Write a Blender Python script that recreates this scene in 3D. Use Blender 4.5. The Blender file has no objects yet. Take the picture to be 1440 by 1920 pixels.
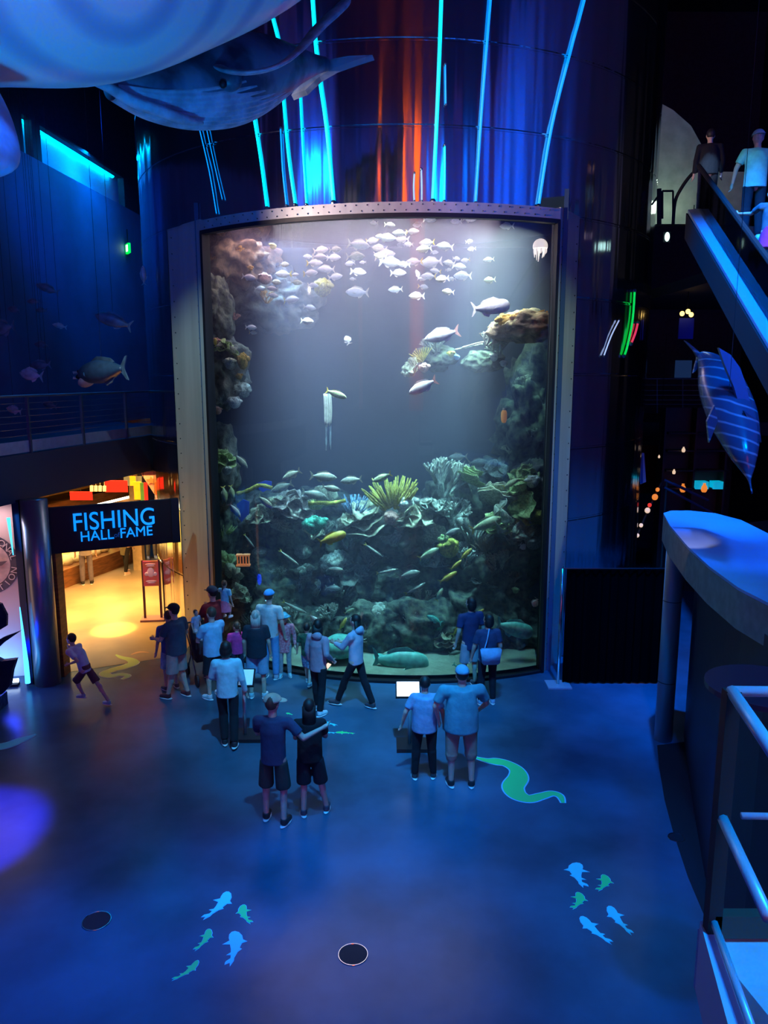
import bpy, bmesh, math, random
from mathutils import Vector, Matrix, noise, Euler
PI = math.pi
rnd = random.Random(7)
sc = bpy.context.scene
col = sc.collection

# ------------------------------------------------------------------ camera
EYE = Vector((0, 0, 5.85)); PITCH = math.radians(10.0); FPX = 1440.0
cam_d = bpy.data.cameras.new('camera'); cam_d.sensor_fit = 'VERTICAL'; cam_d.sensor_height = 36; cam_d.sensor_width = 27
cam_d.lens = FPX / 1920 * 36; cam_d.clip_end = 200; cam_d.clip_start = .05
cam = bpy.data.objects.new('camera', cam_d); col.objects.link(cam)
cam.location = EYE; cam.rotation_euler = (PI / 2 - PITCH, 0, 0); sc.camera = cam
# ------------------------------------------------------------------ world, view
w = bpy.data.worlds.new('world'); sc.world = w; w.use_nodes = True
w.node_tree.nodes['Background'].inputs[0].default_value = (.0, .06, .45, 1)
w.node_tree.nodes['Background'].inputs[1].default_value = .035
vs = sc.view_settings; vs.view_transform = 'Standard'; vs.look = 'None'; vs.gamma = 1; vs.use_curve_mapping = False; vs.exposure = 0.0
sc.cycles.max_bounces = 6; sc.cycles.diffuse_bounces = 3; sc.cycles.glossy_bounces = 4; sc.cycles.transparent_max_bounces = 12
sc.cycles.volume_bounces = 0; sc.cycles.sample_clamp_indirect = 4; sc.cycles.caustics_reflective = False; sc.cycles.caustics_refractive = False

def lamp(name, typ, loc, target, energy, color, size=1.0, size_y=None, angle=60, blend=.6, spread=None):
    d = bpy.data.lights.new(name, typ); d.energy = energy; d.color = color
    if typ == 'AREA':
        d.size = size
        if size_y: d.shape = 'RECTANGLE'; d.size_y = size_y
        if spread: d.spread = math.radians(spread)
    elif typ == 'SPOT':
        d.spot_size = math.radians(angle); d.spot_blend = blend; d.shadow_soft_size = size
    else: d.shadow_soft_size = size
    o = bpy.data.objects.new(name, d); col.objects.link(o); o.location = loc
    o.rotation_euler = (Vector(target) - Vector(loc)).to_track_quat('-Z', 'Y').to_euler()
    return o
BLUE = (.0, .18, 1); CYAN = (.0, .31, 1); CYAN2 = (.04, .46, 1); DEEP = (0, .02, 1)
# house lights of the atrium
lamp('atrium_spot', 'SPOT', (-1.0, 7, 13), (-.8, 9.4, 0), 7762, CYAN, .2, angle=24, blend=1)
lamp('atrium_spot', 'SPOT', (2.0, 6, 13), (2.4, 8.4, 0), 4387, CYAN, .2, angle=26, blend=1)
lamp('atrium_spot', 'SPOT', (-3, 5, 13), (-3.2, 7.9, 0), 4387, BLUE, .2, angle=24, blend=1)
lamp('atrium_spot', 'SPOT', (.5, 5, 14), (-.6, 12.6, .8), 11900, CYAN2, .2, angle=30, blend=1)
lamp('atrium_spot', 'SPOT', (-3.5, 3, 13), (-2.0, 6.0, 0), 3375, BLUE, .2, angle=40, blend=1)
lamp('atrium_spot', 'SPOT', (2.5, 1, 13), (1.6, 5.5, 0), 3375, BLUE, .2, angle=40, blend=1)
lamp('atrium_spot', 'SPOT', (1, 4, 14), (3.0, 13.0, 0), 4387, BLUE, .2, angle=30, blend=1)
lamp('deep_blue_spot', 'SPOT', (-4.9, 5, 8), (-5.5, 9.0, 0), 14000, DEEP, .1, angle=15, blend=.4)
lamp('whale_light', 'SPOT', (-2.0, 2.5, 2.5), (-2.6, 8, 8.6), 1900, (.0, .26, 1), .3, angle=80, blend=1)
lamp('tower_light', 'SPOT', (5, 2, 12), (2.5, 15, 11), 900, (.0, .14, 1), .8, angle=60, blend=1)
lamp('tower_light', 'SPOT', (-7, 6, 12), (-4, 16, 10), 700, (.0, .10, 1), .6, angle=60, blend=1)
lamp('frame_spot', 'SPOT', (6.5, 6, 12.5), (3.6, 15, 5.0), 2400, (.6, 1, .8), .08, angle=26, blend=.8)
lamp('frame_spot', 'SPOT', (-5.5, 8, 12.5), (-4.1, 16, 5.0), 2400, (.6, 1, .9), .08, angle=26, blend=.8)
lamp('frame_spot', 'SPOT', (-6.5, 9, 8.2), (.8, 14.4, 8.8), 3200, (1, .74, .60), .06, angle=36, blend=.8)
# tank lights over the water
lamp('tank_light', 'AREA', (-.4, 17.4, 8.85), (-.4, 17.2, 0), 440, (1, .50, .50), 5.5, 2.8)
lamp('tank_light', 'AREA', (-2.3, 18.0, 8.85), (-1.9, 17.0, 0), 110, (.75, .8, 1), 1.2, 1.2, spread=60)
lamp('tank_light', 'AREA', (2.4, 16.9, 8.85), (1.9, 16.4, 0), 260, (1, .95, .62), 1.4, 1.4, spread=60)
lamp('tank_light', 'AREA', (.0, 15.6, 8.85), (-.1, 16.2, 0), 540, (1, .84, .64), 4.2, .8, spread=40)
lamp('tank_front_light', 'AREA', (.3, 14.8, 8.78), (.2, 17.4, 3), 230, (1, .70, .72), 3.6, .4, spread=80)
# hall of fame room
lamp('hall_light', 'AREA', (-6.9, 19.3, 3.4), (-6.9, 19.3, 0), 560, (1, .50, .12), 2.6, 3.6, spread=100)
lamp('hall_light', 'SPOT', (-5.9, 20.2, 3.3), (-4.6, 19.4, 1.6), 1100, (1, .5, .06), .2, angle=70, blend=.6)
lamp('hall_light', 'SPOT', (-6.7, 18.9, 3.4), (-6.35, 17.3, 0), 3800, (1, .62, .08), .06, angle=17, blend=.4)
# added blue wash on unseen walls, put in for the cladding to reflect
lamp('added_wall_wash', 'AREA', (11.0, 2, 11), (14, 2, 11), 1700, (0, .11, 1), 8, 10)
lamp('added_wall_wash', 'AREA', (-9.0, -3, 11), (-12, -3, 11), 700, (0, .12, 1), 8, 10)
lamp('added_wall_wash', 'AREA', (12, -11, 12), (12, -14, 12), 1500, (0, .12, 1), 9, 10)
lamp('added_wall_wash', 'AREA', (-6.5, -11.5, 12), (-6.5, -14, 12), 260, (0, .10, 1), 4, 12)
# orange wash on the wall behind
lamp('orange_wash', 'AREA', (1.5, -12.6, 14), (1.5, -14, 14), 1000, (1, .28, .02), .7, 17)
lamp('orange_wash', 'AREA', (-16, -11.5, 11), (-16, -14, 14), 260, (1, .36, .2), 6, 12)

# ------------------------------------------------------------------ helpers
FWD = Vector((0, math.cos(PITCH), -math.sin(PITCH))); UP = Vector((0, math.sin(PITCH), math.cos(PITCH))); RT = Vector((1, 0, 0))
def ray(px, py): return RT * ((px - 720) / FPX) + UP * ((960 - py) / FPX) + FWD
def W(px, py, Y):
    r = ray(px, py); return EYE + r * (Y / r.y)
def F(px, py, z=0.0):
    r = ray(px, py); return EYE + r * ((z - EYE.z) / r.z)
def PL(px, py, p0, n):
    r = ray(px, py); n = Vector(n); return EYE + r * ((Vector(p0) - EYE).dot(n) / r.dot(n))
def ppm(Y, z=3.0): return FPX / (Y * math.cos(PITCH) - (z - 5.85) * math.sin(PITCH))   # pixels per metre

MATS = {}
def mat(name, c, rough=.5, metal=0, emit=None, es=1, var=.0, scale=8, bump=0, bscale=30, c2=None, stretch=None, spec=None, ecol=None, alpha=None, trans=0, sheen=0):
    if name in MATS: return MATS[name]
    m = bpy.data.materials.new(name); m.use_nodes = True; nt = m.node_tree; b = nt.nodes['Principled BSDF']
    c = tuple(c) + (1,) if len(c) == 3 else c
    b.inputs['Base Color'].default_value = c; b.inputs['Roughness'].default_value = rough; b.inputs['Metallic'].default_value = metal
    if spec is not None: b.inputs['Specular IOR Level'].default_value = spec
    if trans: b.inputs['Transmission Weight'].default_value = trans
    if alpha is not None: b.inputs['Alpha'].default_value = alpha
    if emit: b.inputs['Emission Color'].default_value = tuple(emit) + (1,); b.inputs['Emission Strength'].default_value = es
    tc = nt.nodes.new('ShaderNodeTexCoord'); mp = nt.nodes.new('ShaderNodeMapping'); nt.links.new(tc.outputs['Object'], mp.inputs[0])
    if stretch: mp.inputs['Scale'].default_value = stretch
    if var or c2:
        n = nt.nodes.new('ShaderNodeTexNoise'); n.inputs['Scale'].default_value = scale; n.inputs['Detail'].default_value = 5
        nt.links.new(mp.outputs[0], n.inputs['Vector'])
        r = nt.nodes.new('ShaderNodeValToRGB'); d = c2 + (1,) if c2 else tuple(max(0, x * (1 - var)) for x in c[:3]) + (1,)
        r.color_ramp.elements[0].color = d; r.color_ramp.elements[0].position = .35
        r.color_ramp.elements[1].color = tuple(min(1, x * (1 + var * .5)) for x in c[:3]) + (1,); r.color_ramp.elements[1].position = .65
        nt.links.new(n.outputs[0], r.inputs[0]); nt.links.new(r.outputs[0], b.inputs['Base Color'])
    if bump:
        n2 = nt.nodes.new('ShaderNodeTexNoise'); n2.inputs['Scale'].default_value = bscale; n2.inputs['Detail'].default_value = 4
        nt.links.new(mp.outputs[0], n2.inputs['Vector'])
        bu = nt.nodes.new('ShaderNodeBump'); bu.inputs['Strength'].default_value = bump; bu.inputs['Distance'].default_value = .05
        nt.links.new(n2.outputs[0], bu.inputs['Height']); nt.links.new(bu.outputs[0], b.inputs['Normal'])
    MATS[name] = m; return m

def empty(name, loc=(0, 0, 0), rz=0):
    o = bpy.data.objects.new(name, None); col.objects.link(o); o.location = loc; o.rotation_euler = (0, 0, rz); o.empty_display_size = .1; return o
def tag(o, label=None, cat=None, group=None, kind=None):
    if label: o['label'] = label
    if cat: o['category'] = cat
    if group: o['group'] = group
    if kind: o['kind'] = kind
    return o
def obj(name, bm, m, parent=None, smooth=False, mods=()):
    me = bpy.data.meshes.new(name)
    if isinstance(bm, bmesh.types.BMesh):
        bm.normal_update(); bm.to_mesh(me); bm.free()
    else: me.from_pydata(*bm); me.update()
    for x in (m if isinstance(m, (list, tuple)) else [m]): me.materials.append(x)
    if smooth: me.polygons.foreach_set('use_smooth', [True] * len(me.polygons))
    o = bpy.data.objects.new(name, me); col.objects.link(o)
    if parent: o.parent = parent
    return o
def struct(name, bm, m, smooth=False):
    o = obj(name, bm, m, None, smooth); o['kind'] = 'structure'; return o
def copy_tree(o, parent=None):
    c = o.copy(); col.objects.link(c)
    if parent: c.parent = parent
    for ch in list(o.children): copy_tree(ch, c)
    return c
def B(): return bmesh.new()
def box(bm, c, s, rz=0, M=None):
    m = Matrix.Translation(c) @ Matrix.Rotation(rz, 4, 'Z') @ Matrix.Diagonal((s[0], s[1], s[2], 1))
    if M: m = M @ m
    bmesh.ops.create_cube(bm, size=1, matrix=m); return bm
def prism(bm, pts, z0, z1):
    """vertical prism over plan outline; z0/z1 numbers or per-point lists"""
    n = len(pts)
    a = [bm.verts.new((p[0], p[1], z0[i] if isinstance(z0, list) else z0)) for i, p in enumerate(pts)]
    b = [bm.verts.new((p[0], p[1], z1[i] if isinstance(z1, list) else z1)) for i, p in enumerate(pts)]
    for i in range(n): bm.faces.new((a[i], a[(i + 1) % n], b[(i + 1) % n], b[i]))
    bm.faces.new(a[::-1]); bm.faces.new(b); bmesh.ops.recalc_face_normals(bm, faces=bm.faces); return bm
def slab3(bm, pts, d):
    """solid over a 3-d polygon, thickened by vector d"""
    d = Vector(d); a = [bm.verts.new(Vector(p)) for p in pts]; b = [bm.verts.new(Vector(p) + d) for p in pts]; n = len(pts)
    for i in range(n): bm.faces.new((a[i], a[(i + 1) % n], b[(i + 1) % n], b[i]))
    bm.faces.new(a[::-1]); bm.faces.new(b); bmesh.ops.recalc_face_normals(bm, faces=bm.faces); return bm
def wallseg(bm, p, q, z0, z1, t=.1):
    p, q = Vector((p[0], p[1])), Vector((q[0], q[1])); d = (q - p).normalized(); n = Vector((-d.y, d.x)) * t
    return prism(bm, [p, q, q + n, p + n], z0, z1)
def frames(pts):
    pts = [Vector(p) for p in pts]; T = []
    for i in range(len(pts)):
        a = pts[max(0, i - 1)]; b = pts[min(len(pts) - 1, i + 1)]; T.append((b - a).normalized())
    ref = Vector((0, 0, 1)) if abs(T[0].z) < .9 else Vector((0, 1, 0)); out = []
    for t in T:
        s = t.cross(ref)
        if s.length < 1e-4: s = t.cross(Vector((0, 1, 0)))
        s.normalize(); u = s.cross(t).normalized(); out.append((s, u)); ref = u
    return pts, out
def loft(bm, pts, ra, rb=None, n=12, cap=True, sub=1):
    """tube through pts; ra/rb = side and up radii per point"""
    if not isinstance(ra, (list, tuple)): ra = [ra] * len(pts)
    rb = rb or ra
    if sub > 1: pts, ra, rb = dense(pts, ra, rb, sub)
    pts, fr = frames(pts); rings = []
    for p, (s, u), a, b in zip(pts, fr, ra, rb):
        rings.append([bm.verts.new(p + s * (a * math.cos(2 * PI * k / n)) + u * (b * math.sin(2 * PI * k / n))) for k in range(n)])
    for i in range(len(rings) - 1):
        for k in range(n): bm.faces.new((rings[i][k], rings[i][(k + 1) % n], rings[i + 1][(k + 1) % n], rings[i + 1][k]))
    if cap:
        bm.faces.new(rings[0][::-1]); bm.faces.new(rings[-1])
    bmesh.ops.recalc_face_normals(bm, faces=bm.faces); return bm
def dense(pts, ra, rb, sub):
    P = [Vector(p) for p in pts]; o, a2, b2 = [], [], []
    def cr(a, b, c, d, t): return .5 * ((2 * b) + (c - a) * t + (2 * a - 5 * b + 4 * c - d) * t * t + (3 * b - a - 3 * c + d) * t ** 3)
    n = len(P)
    for i in range(n - 1):
        i0, i3 = max(0, i - 1), min(n - 1, i + 2)
        for k in range(sub):
            t = k / sub; o.append(cr(P[i0], P[i], P[i + 1], P[i3], t))
            a2.append(max(.001, cr(ra[i0], ra[i], ra[i + 1], ra[i3], t))); b2.append(max(.001, cr(rb[i0], rb[i], rb[i + 1], rb[i3], t)))
    o.append(P[-1]); a2.append(ra[-1]); b2.append(rb[-1]); return o, a2, b2
def tube(bm, pts, r, n=8): return loft(bm, pts, r, n=n)
def ball(bm, c, r, seg=12, M=None):
    if not isinstance(r, (tuple, list)): r = (r, r, r)
    m = Matrix.Translation(c) @ (M or Matrix()) @ Matrix.Diagonal((r[0], r[1], r[2], 1))
    bmesh.ops.create_uvsphere(bm, u_segments=seg, v_segments=max(6, seg * 2 // 3), radius=1, matrix=m); return bm
def cone(bm, a, b, r1, r2, n=14, sq=1.0):
    """flat-ended frustum from a to b; sq flattens along the y axis"""
    a, b = Vector(a), Vector(b); d = b - a; L = d.length
    q = Vector((0, 0, 1)).rotation_difference(d.normalized()).to_matrix().to_4x4()
    m = Matrix.Translation((a + b) / 2) @ q @ Matrix.Diagonal((1, sq, 1, 1))
    bmesh.ops.create_cone(bm, segments=n, cap_ends=True, radius1=r1, radius2=r2, depth=L, matrix=m); return bm
def capsule(bm, a, b, r1, r2, n=12, sq=1.0):
    cone(bm, a, b, r1, r2, n, sq); ball(bm, a, (r1 * .995, r1 * .995 * sq, r1 * .995), n); ball(bm, b, (r2 * .995, r2 * .995 * sq, r2 * .995), n); return bm
# ================================================================== SETTING
M_floor = mat('polished_concrete', (.05, .125, .21), .26, 0, var=.45, scale=.55, bump=.05, bscale=5, spec=.4)
M_dark = mat('dark_paint', (.02, .025, .04), .7, var=.3)
M_navy = mat('navy_wall_paint', (.05, .07, .16), .7, var=.25, scale=1.5)
M_steel = mat('brushed_steel', (.50, .50, .47), .45, .35, bump=.05, bscale=3, stretch=(4, 4, .3), var=.12, scale=1.2)
M_polish = mat('polished_steel', (.62, .62, .63), .14, 1, bump=.05, bscale=2, stretch=(1, 1, .2))
M_gasket = mat('black_gasket', (.006, .007, .012), .5)
M_black = mat('black_fabric', (.006, .006, .009), .9)
fl = struct('floor', box(B(), (0, 12, -.1), (46, 56, .2)), M_floor)
struct('floor_hall_warm_lit', prism(B(), [(-14, 14.6), (-6.4, 14.6), (-4.3, 15.6), (-4.3, 17.2), (-3.0, 26), (-14, 27)], 0, .004), mat('floor_warm_lit', (.32, .25, .17), .28, var=.25, scale=.8, spec=.5))  # same floor as outside, the warm hall light put into its tan colour
# ---- the round tower
TC = Vector((.32, 20.8)); TR = 6.32; GC = Vector((.6, 20.1)); GR = 6.0
GXL, GXR = -3.55, 3.17; ZT = 8.62; ZB = 8.84
def gy(x, r=GR): return GC.y - math.sqrt(r * r - (x - GC.x) ** 2)
def ty(x, r=TR): return TC.y - math.sqrt(max(0, r * r - (x - TC.x) ** 2))
JL = (-4.5, ty(-4.5)); JR = (3.76, ty(3.76))
def tang(x): return math.asin((x - TC.x) / TR)
m = mat('tower_cladding', (.55, .57, .62), .13, 1)
nt = m.node_tree; bs = nt.nodes['Principled BSDF']; tc = nt.nodes.new('ShaderNodeTexCoord')
mp = nt.nodes.new('ShaderNodeMapping'); mp.inputs['Scale'].default_value = (1, 1, .05); nt.links.new(tc.outputs['Object'], mp.inputs[0])
n1 = nt.nodes.new('ShaderNodeTexNoise'); n1.inputs['Scale'].default_value = 1.7; n1.inputs['Detail'].default_value = 2.5; nt.links.new(mp.outputs[0], n1.inputs['Vector'])
bu = nt.nodes.new('ShaderNodeBump'); bu.inputs['Strength'].default_value = .36; bu.inputs['Distance'].default_value = .18
nt.links.new(n1.outputs[0], bu.inputs['Height']); nt.links.new(bu.outputs[0], bs.inputs['Normal'])
bm = B(); N = 96; TV = {}
def tv(a, z, r, key):
    k = (round(a, 5), round(z, 4), key)
    if k not in TV: TV[k] = bm.verts.new(tp(a, z, r))
    return TV[k]
aL, aR = tang(JL[0]), tang(JR[0])
def tp(a, z, r=TR): return (TC.x + r * math.sin(a), TC.y - r * math.cos(a), z)
rows = [0, 1.47, 2.95, 4.42, 5.89, 7.36, 8.84, 10.2, 11.6, 13.0, 14.4, 15.8, 17.2, 18.6]
angs = sorted(set([-PI + 2 * PI * k / N for k in range(N)] + [aL, aR]))
for i in range(len(rows) - 1):
    z0, z1 = rows[i], rows[i + 1]
    for k in range(len(angs)):
        a0 = angs[k]; a1 = angs[k + 1] if k + 1 < len(angs) else PI
        if z1 <= 8.85 and a0 >= aL - 1e-6 and a1 <= aR + 1e-6: continue
        g = .014
        prof = [(z0 + g, TR), (z0 + g * 2, TR + .012), (z1 - g * 2, TR + .012), (z1 - g, TR), (z1 + g, TR)]
        for (za, ra), (zb, rb_) in zip(prof, prof[1:]):
            bm.faces.new([tv(a0, za, ra, (i, za)), tv(a1, za, ra, (i, za)), tv(a1, zb, rb_, (i, za)), tv(a0, zb, rb_, (i, za))])
tower = struct('wall_tower', bm, m, True); tower['label'] = 'tall round tower clad in rippled polished metal panels around the tank'
# ---- tank frame: thing with parts
fr = empty('aquarium_frame', (0, 15, 0)); tag(fr, 'riveted steel frame with black gasket around the tall curved aquarium window', 'window frame')
def arc(x0, x1, n=40, r=GR, dr=0): return [(GC.x + (r + dr) * math.sin(a), GC.y - (r + dr) * math.cos(a)) for a in [math.asin((x0 - GC.x) / r) + (math.asin((x1 - GC.x) / r) - math.asin((x0 - GC.x) / r)) * k / n for k in range(n + 1)]]
O = Vector((0, -15, 0))
def sh(bm): bmesh.ops.translate(bm, verts=bm.verts, vec=O); return bm
fa = arc(GXL, GXR, dr=.06); fb = arc(GXL, GXR, dr=-.35)
obj('header_band', sh(prism(B(), fa + fb[::-1], ZT + .035, ZB)), M_steel, fr)
# jambs: slanting faces
def jamb(pi, po, s):
    bm = B(); d = Vector((po[0] - pi[0], po[1] - pi[1])).normalized(); nn = Vector((-d.y, d.x)) * .12 * s
    prism(bm, [pi, po, (po[0] + nn.x, po[1] + nn.y), (pi[0] + nn.x, pi[1] + nn.y)], 0, ZB)
    return sh(bm)
gl, gr_ = fa[0], fa[-1]
obj('jamb', jamb(gl, JL, -1), M_steel, fr); obj('jamb', jamb(gr_, JR, 1), M_steel, fr)
obj('gasket', sh(prism(B(), arc(GXL, GXR, dr=.075) + arc(GXL, GXR, dr=-.05)[::-1], ZT - .04, ZT + .035)), M_gasket, fr)
for s, g in ((1, GXL), (-1, GXR)):
    a = arc(g, g + s * .055, 2, dr=.08); b = arc(g, g + s * .055, 2, dr=-.1)
    obj('gasket', sh(prism(B(), a + b[::-1], 0, ZT)), M_gasket, fr)
obj('sill', sh(prism(B(), arc(GXL, GXR, dr=.06) + arc(GXL, GXR, dr=-.2)[::-1], 0, .05)), M_gasket, fr)
# top return pieces closing the frame above the jambs
for pi, po in ((gl, JL), (gr_, JR)):
    obj('corner_cap', sh(prism(B(), [pi, po, (po[0] * .9, po[1] + .5), (pi[0] * .9, pi[1] + .5)], ZB - .02, ZB + .03)), M_steel, fr)
M_rivet = mat('dark_rivet', (.10, .10, .10), .4, .8)
bm = B()
for k in range(34):
    for q, z in ((0, ZT + .08), (1, ZB - .045)):
        x = GXL + .12 + (GXR - GXL - .24) * (k + .5 * q) / 34; a = math.asin((x - GC.x) / GR)
        p = Vector((GC.x + (GR + .07) * math.sin(a), GC.y - (GR + .07) * math.cos(a), z)); ball(bm, p, .013, 6)
for (pi, po, s) in ((gl, JL, -1), (gr_, JR, 1)):
    pi, po = Vector(pi), Vector(po); d = (po - pi); nn = Vector((d.y, -d.x)).normalized() * .008
    if nn.y > 0: nn = -nn
    for k in range(27):
        for t in (.13, .87):
            p = pi + d * t + nn; ball(bm, (p.x, p.y, .25 + k * .318 + (.15 if t > .5 else 0)), .014, 6)
rv = obj('rivets', sh(bm), M_rivet, fr); rv['kind'] = 'stuff'; rv['label'] = 'rows of small dark rivets'
# glass
mg = bpy.data.materials.new('aquarium_glass'); mg.use_nodes = True; nt = mg.node_tree; nt.nodes.clear()
out = nt.nodes.new('ShaderNodeOutputMaterial'); mx = nt.nodes.new('ShaderNodeMixShader'); tr = nt.nodes.new('ShaderNodeBsdfTransparent'); gs = nt.nodes.new('ShaderNodeBsdfGlossy'); fz = nt.nodes.new('ShaderNodeFresnel')
gs.inputs['Roughness'].default_value = .02; fz.inputs[0].default_value = 1.5; tr.inputs[0].default_value = (.93, .97, .97, 1)
nt.links.new(fz.outputs[0], mx.inputs[0]); nt.links.new(tr.outputs[0], mx.inputs[1]); nt.links.new(gs.outputs[0], mx.inputs[2]); nt.links.new(mx.outputs[0], out.inputs[0])
bm = B(); ps = arc(GXL, GXR, 60, dr=0); v0 = [bm.verts.new((x, y, .05)) for x, y in ps]; v1 = [bm.verts.new((x, y, ZT)) for x, y in ps]
for k in range(60): bm.faces.new((v0[k], v0[k + 1], v1[k + 1], v1[k]))
glass = obj('window_glass', bm, mg, None, True); tag(glass, 'tall curved glass pane of the aquarium', kind='structure')
# tank shell inside
M_tankblue = mat('tank_liner', (.03, .08, .16), .8, var=.3, scale=.6)
BY = 21.2
bm = B()
wallseg(bm, (-4.9, BY), (4.9, BY), -.1, 9.2, .1)
wallseg(bm, (gl[0] - .05, gl[1] + .13), (-4.9, BY), -.1, 9.2, .08)
wallseg(bm, (4.9, BY), (gr_[0] + .08, gr_[1] + .1), -.1, 9.2, .08)
struct('wall_tank', bm, M_tankblue)
M_sand = mat('aquarium_sand', (.35, .40, .28), .9, bump=.3, bscale=6, var=.2, scale=3)
bm = B(); ar = arc(GXL + .05, GXR - .05, 30, dr=-.08)
v = [bm.verts.new((x, y, .12)) for x, y in ar]; n = len(v); g2 = []
for j in range(1, 13):
    t = j / 12; row = []
    for k, (x, y) in enumerate(ar):
        xx = x * (1 + .3 * t); yy = y + (BY - y) * t; row.append(bm.verts.new((xx, yy, (.12 + .06 * t) + .04 * noise.noise(Vector((xx * 1.3, yy * 1.3, 0))))))
    g2.append(row)
al = [v] + g2
for j in range(12):
    for k in range(n - 1): bm.faces.new((al[j][k], al[j][k + 1], al[j + 1][k + 1], al[j + 1][k]))
tag(obj('sand_bed', bm, M_sand, None, True), 'pale green sand bed along the bottom of the aquarium', 'sand', kind='stuff')
# water body
mw = bpy.data.materials.new('hazy_water'); mw.use_nodes = True; nt = mw.node_tree; nt.nodes.clear()
out = nt.nodes.new('ShaderNodeOutputMaterial'); s1 = nt.nodes.new('ShaderNodeVolumeScatter'); s2 = nt.nodes.new('ShaderNodeVolumeAbsorption'); ad = nt.nodes.new('ShaderNodeAddShader')
s1.inputs['Color'].default_value = (.70, .68, 1, 1); s1.inputs['Density'].default_value = .066; s1.inputs['Anisotropy'].default_value = .2
s2.inputs['Color'].default_value = (.06, .48, .70, 1); s2.inputs['Density'].default_value = .33
nt.links.new(s1.outputs[0], ad.inputs[0]); nt.links.new(s2.outputs[0], ad.inputs[1]); nt.links.new(ad.outputs[0], out.inputs['Volume'])
bm = prism(B(), arc(GXL + .01, GXR - .01, 30, dr=-.03) + [(4.75, BY - .05), (-4.75, BY - .05)], .06, 8.83)
tag(obj('tank_water', bm, mw), 'clear hazy water filling the aquarium', 'water', kind='stuff')
# ---- neon reflections in the cladding, modelled as glowing tubes
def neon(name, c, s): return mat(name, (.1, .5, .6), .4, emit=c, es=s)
N_c = neon('neon_refl_cyan', (.0, .75, 1), 1.6); N_b = neon('neon_refl_blue', (.0, .28, 1), 1.3); N_w = neon('neon_refl_white', (.5, .6, 1), .8); N_g = neon('neon_refl_green', (.0, .8, .03), .8); N_r = neon('neon_refl_red', (1, .02, .08), .7)
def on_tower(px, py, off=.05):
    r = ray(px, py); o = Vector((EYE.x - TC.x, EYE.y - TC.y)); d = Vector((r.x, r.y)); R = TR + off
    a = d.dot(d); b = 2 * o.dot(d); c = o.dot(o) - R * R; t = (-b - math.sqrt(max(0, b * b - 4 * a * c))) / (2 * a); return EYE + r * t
M_line_end = mat('line_end_metal', (.25, .3, .35), .3, 1)
def neon_reflection(pix, r, m, label, group=None):
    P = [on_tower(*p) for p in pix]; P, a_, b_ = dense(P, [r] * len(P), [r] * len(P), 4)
    base = P[0].copy(); e = empty('neon_reflection', base); tag(e, label, 'light tube', group)  # each 'light tube' is a neon reflection in the cladding
    obj('glowing_line', loft(B(), [p - base for p in P], r, n=8), m, e, True)
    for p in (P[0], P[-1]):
        bm = B(); ball(bm, p - base, r * 1.7, 8); obj('line_end', bm, M_line_end, e)
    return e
TB = [([(500, 390), (487, 290), (473, 205)], .022, N_c, 'cyan reflection line that ends below the small whale jaw, above the frame corner'),
 ([(523, 82), (509, 28)], .022, N_c, 'short cyan reflection line between the two whale bodies'),
 ([(537, 385), (530, 320), (526, 240)], .014, N_b, 'thin blue reflection line beneath the whale flipper, thinnest of the close pair'),
 ([(553, 384), (540, 290), (529, 165)], .020, N_c, 'cyan reflection line beneath the whale flipper, thicker of the close pair'),
 ([(574, 383), (567, 270), (562, 170)], .015, N_c, 'narrow cyan reflection line between the close pair and the thick bright one'),
 ([(625, 380), (612, 240), (594, 110), (583, -40)], .030, N_c, 'thick bright cyan reflection line crossing behind the raised whale flipper'),
 ([(777, 377), (776, 350), (777, 324)], .013, N_w, 'short pale reflection line on the orange reflection, dimmer of two'),
 ([(791, 377), (791, 345), (790, 317)], .013, N_w, 'short pale reflection line on the orange reflection beside the thick cyan line'),
 ([(812, 377), (819, 230), (824, 110), (829, -40)], .030, N_c, 'thick bright cyan reflection line just past the orange reflection'),
 ([(833, 377), (834, 320), (834, 272)], .016, N_c, 'short cyan reflection line standing against the thick one above the frame'),
 ([(836, 196), (835, 120)], .012, N_b, 'short thin blue reflection line hanging high beside the thick cyan one'),
 ([(892, 381), (902, 226), (914, 70), (923, -40)], .023, N_b, 'long thin blue reflection line on the blue part of the tower'),
 ([(1010, 386), (1034, 240), (1070, 95), (1085, 40), (1106, -40)], .026, N_b, 'strongly slanting blue reflection line above the frame corner with rivets lit'),
 ([(406, 402), (392, 320), (372, 234)], .010, N_b, 'faint thin blue reflection line under the whale chin, more upright one'),
 ([(417, 375), (400, 300), (386, 236)], .008, N_b, 'faint thin blue reflection line under the whale chin, shorter one'),
 ([(1132, 668), (1146, 630), (1161, 600)], .014, N_w, 'white reflection line beside the steel jamb on the dark tower side'),
 ([(1190, 545), (1186, 600), (1176, 650), (1170, 668)], .024, N_g, 'green reflection line on the dark edge of the tower'),
 ([(1196, 605), (1191, 625), (1183, 645)], .025, N_r, 'red reflection line beside the green one on the tower edge')]
for a in TB: neon_reflection(*a)
M_plain = mat('plain_wall', (.3, .33, .4), .8, var=.15)
# ---- back wall with orange wash, overhead structure
M_plaster = mat('pale_plaster', (.7, .68, .66), .8, var=.1)
struct('wall_back', box(B(), (0, -14.4, 13), (60, .3, 30)), M_plain)
struct('wall_left_near', box(B(), (-12.1, -3, 13), (.2, 23, 26)), M_plain)
struct('wall_back_panel', box(B(), (1.6, -14.1, 14.5), (3.2, .2, 21)), mat('orange_panel', (.9, .30, .06), .7, var=.2, scale=.5))
struct('wall_back_panel', box(B(), (-16.5, -14.1, 14.5), (11, .2, 21)), mat('salmon_panel', (.75, .36, .26), .7, var=.25, scale=.5))
struct('ceiling', box(B(), (0, 8, 19.2), (60, 50, .3)), M_dark)
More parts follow.
